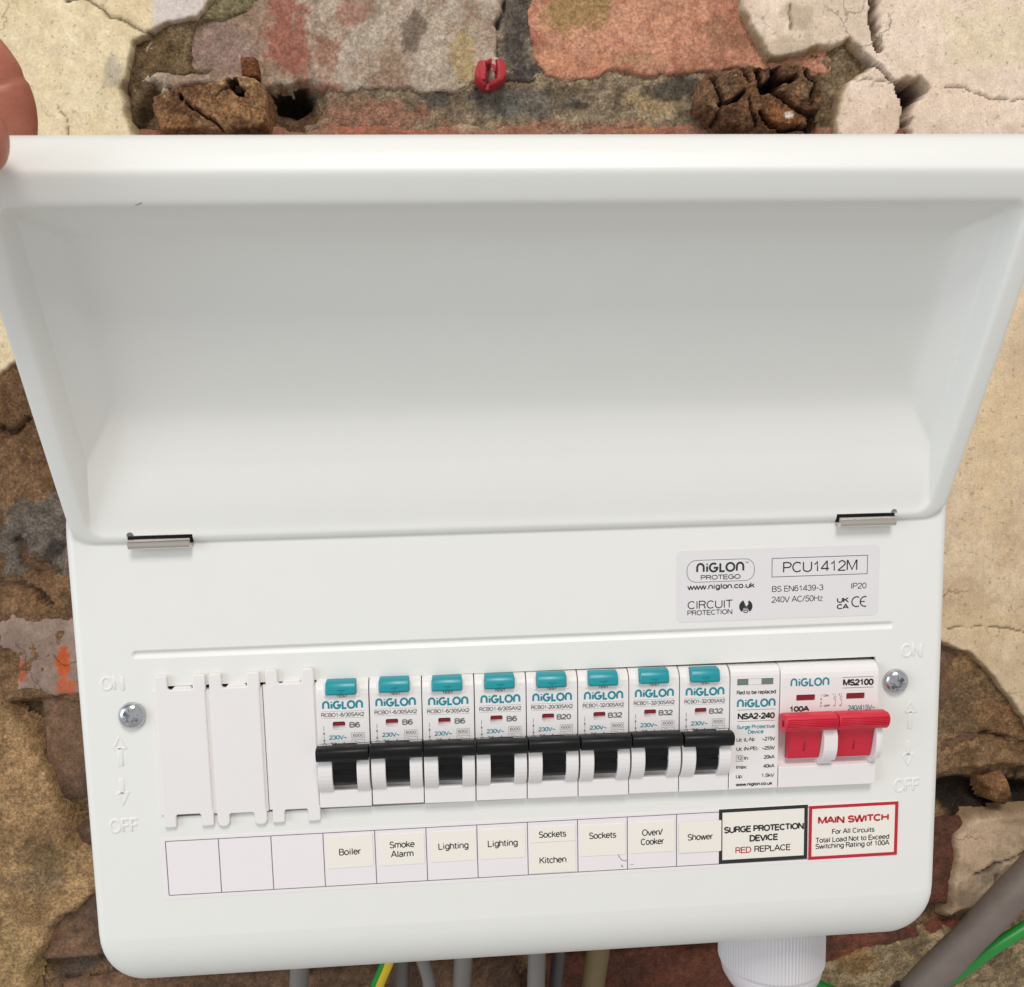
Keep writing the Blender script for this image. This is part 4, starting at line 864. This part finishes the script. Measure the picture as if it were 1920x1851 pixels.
# main switch with two red levers
x = MX0 + P * 12
ms = tag(empty('main_switch', (x, 0, foot(x)), (0, TILT, 0)), 'wide white main switch with two joined red levers, at the right end', 'switch')
bm = bmesh.new()
add_prism(bm, BODY_TOP + [(FY, 26.4), (-0.6, 25.6), (-0.6, 9.2), (-1.4, 8.4), (FY + .15, 7.6), (FY, 7.4), (FY, 0.25), (FY + .3, 0), (30, 0)], 0.1, 35.3, 0.3, 2)
ck = [(0, 26.3)] + [(max(-8.4, y), z) for y, z in arcprof(2.6, 17.4, 11.2, 120, 218, 12)] + [(-3.3, 10.4), (-3.3, 8.2), (0, 8.2)]
for a, b in ((0.25, 2.2), (14.3, 19.2), (32.9, 35.2)): add_prism(bm, ck, a, b, 0.3, 2)
me = carve(finish(bm, 40), [box(5.8, 12.6, -6, -1.9, 31.4, 33.6, 0.3), box(23.7, 30.4, -6, -1.9, 31.4, 33.6, 0.3)])
link('body', me, M['plastic'], ms)
for a, b in ((5.7, 12.7), (23.6, 30.5)): link('red_flag', box(a, b, -2.95, -1.8, 31.3, 33.7), M['flag'], ms)
for a, b, s0, s1_ in ((-0.5, 18.1, 2.6, 14.0), (18.3, 36.3, 19.5, 32.6)):
    bm = bmesh.new()
    add_prism(bm, [(-4, 27.2), (-6.0, 28.2), (-9.6, 28.3), (-10.9, 27.7), (-11.5, 26.6), (-11.4, 25.2), (-10.6, 23.6), (-9.4, 22.6), (-7.2, 21.8), (-4, 22.2)], a, b, 0.5, 3)
    for j in range(6): add_box(bm, a + .5, b - .5, -11.85 + 0.12 * (abs(j - 2.5) ** 1.7) * .5, -10.4, 24.3 + .58 * j, 24.62 + .58 * j, 0.08, 1)
    add_prism(bm, [(-1, 25), (-8.6, 23.4), (-6.6, 20.8), (-5.9, 17.6), (-5.2, 14.4), (-4.0, 10.8), (-1, 10)], s0 + 0.5, s1_, 0.15, 2)
    lv = finish(bm, 40)
    cuts_ = [box(a - 1, a + 0.9, -9.6, -7.4, 24.0, 26.3)] if a < 0 else []
    if cuts_: lv = carve(lv, cuts_, True)
    lo = link('lever', lv, M['red'], ms)
    mid = (s0 + s1_) / 2
    bm = bmesh.new(); add_box(bm, mid - .18, mid + .18, -6.2, -5.0, 13.8, 17.2, 0.08, 1)
    for v in bm.verts: v.co.y += -(v.co.z - 15.4) * 0.2 + 0.55
    link('raised_mark', finish(bm, 40), M['flag'], lo)
k = Ink(FY - 0.03); k.logo(3.6, 17.4, 36.5, 39.6, 0.55); k.text('240/415V~', 24.4, 34.2, 27.3, 29.2, 0.24); k.build('teal_lettering', M['tealink'], ms)
k = Ink(FY - 0.03); k.text('MS2100', 22.4, 33.3, 36.2, 38.6, 0.5); k.line(22.2, 39.3, 33.3, 39.3, 0.14); k.line(22.2, 35.5, 33.3, 35.5, 0.14); k.text('100A', 3.4, 10.4, 27.5, 29.6, 0.46)
k.text('ON', 15.5, 17.3, 32.6, 33.4, 0.13); k.text('OFF', 15.7, 18.0, 28.9, 29.7, 0.13); k.line(14.7, 33.6, 14.7, 32.5, 0.1); k.line(14.7, 32.1, 14.7, 30.0, 0.08); k.poly([(14.45, 31.6), (14.95, 31.6), (14.7, 32.3)]); k.poly([(14.45, 30.6), (14.95, 30.6), (14.7, 29.9)]); k.ribbon(ar(14.7, 29.3, .38, .38, 0, 360, 10), 0.1, True)
for x0, a, b in ((18.9, '1', '2'), (21.1, '3', '4')):
    k.text(a, x0 - .2, x0 + .3, 32.9, 33.6, 0.1); k.line(x0 + .8, 33.7, x0 + .8, 32.9, 0.08); k.ribbon(ar(x0 + .8, 32.4, .35, .35, 0, 360, 10), 0.1, True)
    k.line(x0 + .1, 32.1, x0 + 1.0, 31.2, 0.1); k.line(x0 + .5, 31.2, x0 + 1.2, 31.7, 0.08); k.line(x0 + 1.0, 31.2, x0 + 1.0, 29.0, 0.1); k.text(b, x0 + .2, x0 + .7, 29.0, 29.6, 0.1)
k.build('lettering', M['ink'], ms)

# ------------------------------------------------------------------ cable gland and cables below
gl = tag(empty('cable_gland', (106, 50, -61)), 'large pale ribbed nylon cable gland under the box\'s right end', 'cable gland')
bm = bmesh.new(); n = 192; prof = [(21.5, 3), (21.6, -1), (21.6, -26), (20.9, -27.5)]
rings = []
for r, z in prof: rings.append([bm.verts.new(((r + (0.28 if k % 2 else -0.05)) * math.cos(2 * math.pi * k / n), (r + (0.28 if k % 2 else -0.05)) * math.sin(2 * math.pi * k / n), z)) for k in range(n)])
for a, b in zip(rings, rings[1:]):
    for k in range(n): bm.faces.new((a[k], a[(k + 1) % n], b[(k + 1) % n], b[k]))
link('ribbed_nut', finish(bm, 20), M['gland'], gl)
bm = lathe([(20.9, 27.2), (21.0, 28.4), (20.2, 32), (18.2, 35.6), (15, 38.2), (11.5, 39.4), (10.5, 39.2), (10.5, 30)], 48)
bmesh.ops.rotate(bm, verts=bm.verts, matrix=Matrix.Rotation(math.radians(90), 3, 'X'))
link('domed_cap', finish(bm, 40), M['gland'], gl)

def cable(name, lb, pts, r, mat, cat='cable', group=None):
    """points given as photo pixel plus distance behind the cover front (mm)"""
    P3 = [(*(lambda a: (a[0], Y, a[1]))(unp(x, y, Y)),) for x, y, Y in pts]
    o = link(name, tube(P3, r), mat); tag(o, lb, cat, group); return o
cable('cable', 'thick dirty grey cable slanting up to the right edge of the photo', [(1640, 1985, 92), (1700, 1880, 88), (1775, 1802, 84), (1850, 1725, 82), (1945, 1622, 84), (2060, 1480, 92)], lambda t: 7.7 + 0.25 * math.sin(t * 21), M['dirtypvc'])
bt = cable('tape_band', 'black tape wrapped round the thick grey cable at the bottom edge', [(1672, 1906, 88), (1688, 1888, 87), (1708, 1866, 86)], 8.6, M['blacktape'], 'tape')
cable('cable', 'green cable running behind the thick grey cable', [(1470, 1822, 92), (1530, 1848, 95), (1640, 1880, 98), (1760, 1846, 98), (1870, 1772, 97), (1960, 1716, 98), (2080, 1640, 99)], 3.1, M['green'])
for nm, lb, x0, x1, Y, r, mt in (
    ('cable', 'grey cable hanging under the box, leftmost of the cables', 566, 560, 66, 4.6, 'palepvc'),
    ('cable', 'mid grey cable hanging just right of the yellow one', 752, 752, 70, 4.2, 'greypvc'),
    ('cable', 'thin grey cable slanting, third grey one from the left', 775, 805, 66, 3.2, 'palepvc'),
    ('cable', 'grey cable hanging under the middle of the box', 872, 866, 68, 4.6, 'palepvc'),
    ('cable', 'pale grey cable hanging next to a thin dark one', 1008, 1005, 64, 4.4, 'palepvc'),
    ('cable', 'thin dark grey cable between the pale one and the olive one', 1052, 1042, 72, 3.4, 'darkpvc'),
    ('cable', 'dusty olive cable, rightmost of those hanging under the box', 1128, 1112, 80, 6.0, 'olivepvc')):
    cable(nm, lb, [(x0, 1690, Y), (x0 * .6 + x1 * .4, 1780, Y), (x1, 1850, Y + 3), (x1 - 4, 1960, Y + 8)], r * 0.88, M[mt], group='cables hanging under the box')
ye = tag(empty('cable', (0, 0, 0)), 'yellow and green earth wire hanging under the box', 'cable', 'cables hanging under the box')
yp = [(742, 1740, 62), (728, 1800, 62), (708, 1850, 64), (690, 1930, 68)]
P3 = [(unp(x, y, Y)[0], Y, unp(x, y, Y)[1]) for x, y, Y in yp]
link('yellow_sheath', tube(P3, 2.6), M['yellow'], ye)
link('green_stripe', tube([(p[0] - 1.5, p[1] - 0.6, p[2]) for p in P3], 1.7), M['green'], ye)

# ------------------------------------------------------------------ the hand on the lid's corner
def skin_material():
    m = principled('skin', (206, 132, 104), 0.48, bump=(900, 0.4, 0.0004)); nt = m.node_tree; b = nt.nodes['Principled BSDF']
    n = nt.nodes.new('ShaderNodeTexNoise'); n.inputs['Scale'].default_value = 70; n.inputs['Detail'].default_value = 5
    tc = nt.nodes.new('ShaderNodeTexCoord'); nt.links.new(tc.outputs['Object'], n.inputs['Vector'])
    r = nt.nodes.new('ShaderNodeValToRGB'); r.color_ramp.elements[0].position = 0.35; r.color_ramp.elements[1].position = 0.68
    r.color_ramp.elements[0].color = (*lin((162, 90, 72)), 1); r.color_ramp.elements[1].color = (*lin((190, 122, 96)), 1)
    nt.links.new(n.outputs['Fac'], r.inputs[0]); nt.links.new(r.outputs[0], b.inputs['Base Color'])
    b.inputs['Subsurface Weight'].default_value = 0.12; b.inputs['Subsurface Radius'].default_value = (0.004, 0.0015, 0.0008); b.inputs['Subsurface Scale'].default_value = 0.6
    return m
wrist = (-268, -64, 208)
def at(x, y, Y): X, Z = unp(x, y, Y); return (X, Y, Z)
chains = [  # (points, radii): thumb in front of the lid, four fingers behind it
    ([(-226, -88, 196), (-196, -92, 202), (-160, -85, 208), (-139, -73, 211), (-127.5, -66.5, 211.5)], [15, 12, 10.8, 10.4, 9.2]),
    ([(-214, -60, 238), (-190, -52, 262), at(-130, 60, -46), at(-42, 100, -40), at(16, 196, -36), at(2, 290, -36.5), at(-6, 370, -33)], [13, 11, 10, 9.6, 9.6, 8.8, 7.4]),
    ([(-218, -52, 226), (-192, -40, 244), (-172, -30, 244), (-160, -26, 230), (-160, -24, 214)], [13, 11, 9.2, 8.8, 7.2]),
    ([(-224, -50, 212), (-202, -32, 224), (-186, -22, 221), (-178, -17, 208), (-178, -16, 197)], [12, 10.5, 8.8, 8.2, 6.8]),
    ([(-230, -50, 200), (-210, -32, 206), (-198, -22, 201), (-194, -18, 191), (-194, -18, 184)], [11, 9.5, 7.8, 7.2, 6])]
V, E_, Rr = [(-350, -76, 190), (-306, -70, 200), wrist], [(0, 1), (1, 2)], [30, 27, 24]
for pts, rad in chains:
    prev = 2
    for p, r in zip(pts, rad):
        V.append(p); Rr.append(r); E_.append((prev, len(V) - 1)); prev = len(V) - 1
me = bpy.data.meshes.new('hand'); me.from_pydata([[c / 1000 for c in v] for v in V], E_, [])
o = bpy.data.objects.new('t', me); col.objects.link(o)
m = o.modifiers.new('k', 'SKIN'); m.use_smooth_shade = True; m.branch_smoothing = 0.4
sl = me.skin_vertices[0].data
for i, r in enumerate(Rr): sl[i].radius = (r / 1000, r / 1000); sl[i].use_root = (i == 2)
s_ = o.modifiers.new('s', 'SUBSURF'); s_.levels = 4; s_.render_levels = 4
dg = bpy.context.evaluated_depsgraph_get(); hm = bpy.data.meshes.new_from_object(o.evaluated_get(dg)); bpy.data.objects.remove(o)
def crease(c, ax, wdt, dep):
    c, ax = Vector(c) / 1000, Vector(ax).normalized()
    for v in hm.vertices:
        r = v.co - c
        if r.length < 0.016:
            t = r.dot(ax)
            if abs(t) < wdt: v.co -= (r - ax * t).normalized() * dep * math.cos(t / wdt * math.pi / 2) ** 2
a_, b_ = Vector(at(-42, 100, -40)), Vector(at(16, 196, -36))
crease(a_ * 0.3 + b_ * 0.7, b_ - a_, 0.0013, 0.0007); crease(a_ * 0.41 + b_ * 0.59, b_ - a_, 0.0008, 0.00022)
hm.materials.clear(); hm.shade_smooth()
hd = link('hand', hm, skin_material()); tag(hd, 'bare hand holding up the lid\'s left corner, only finger ends in view', 'hand')
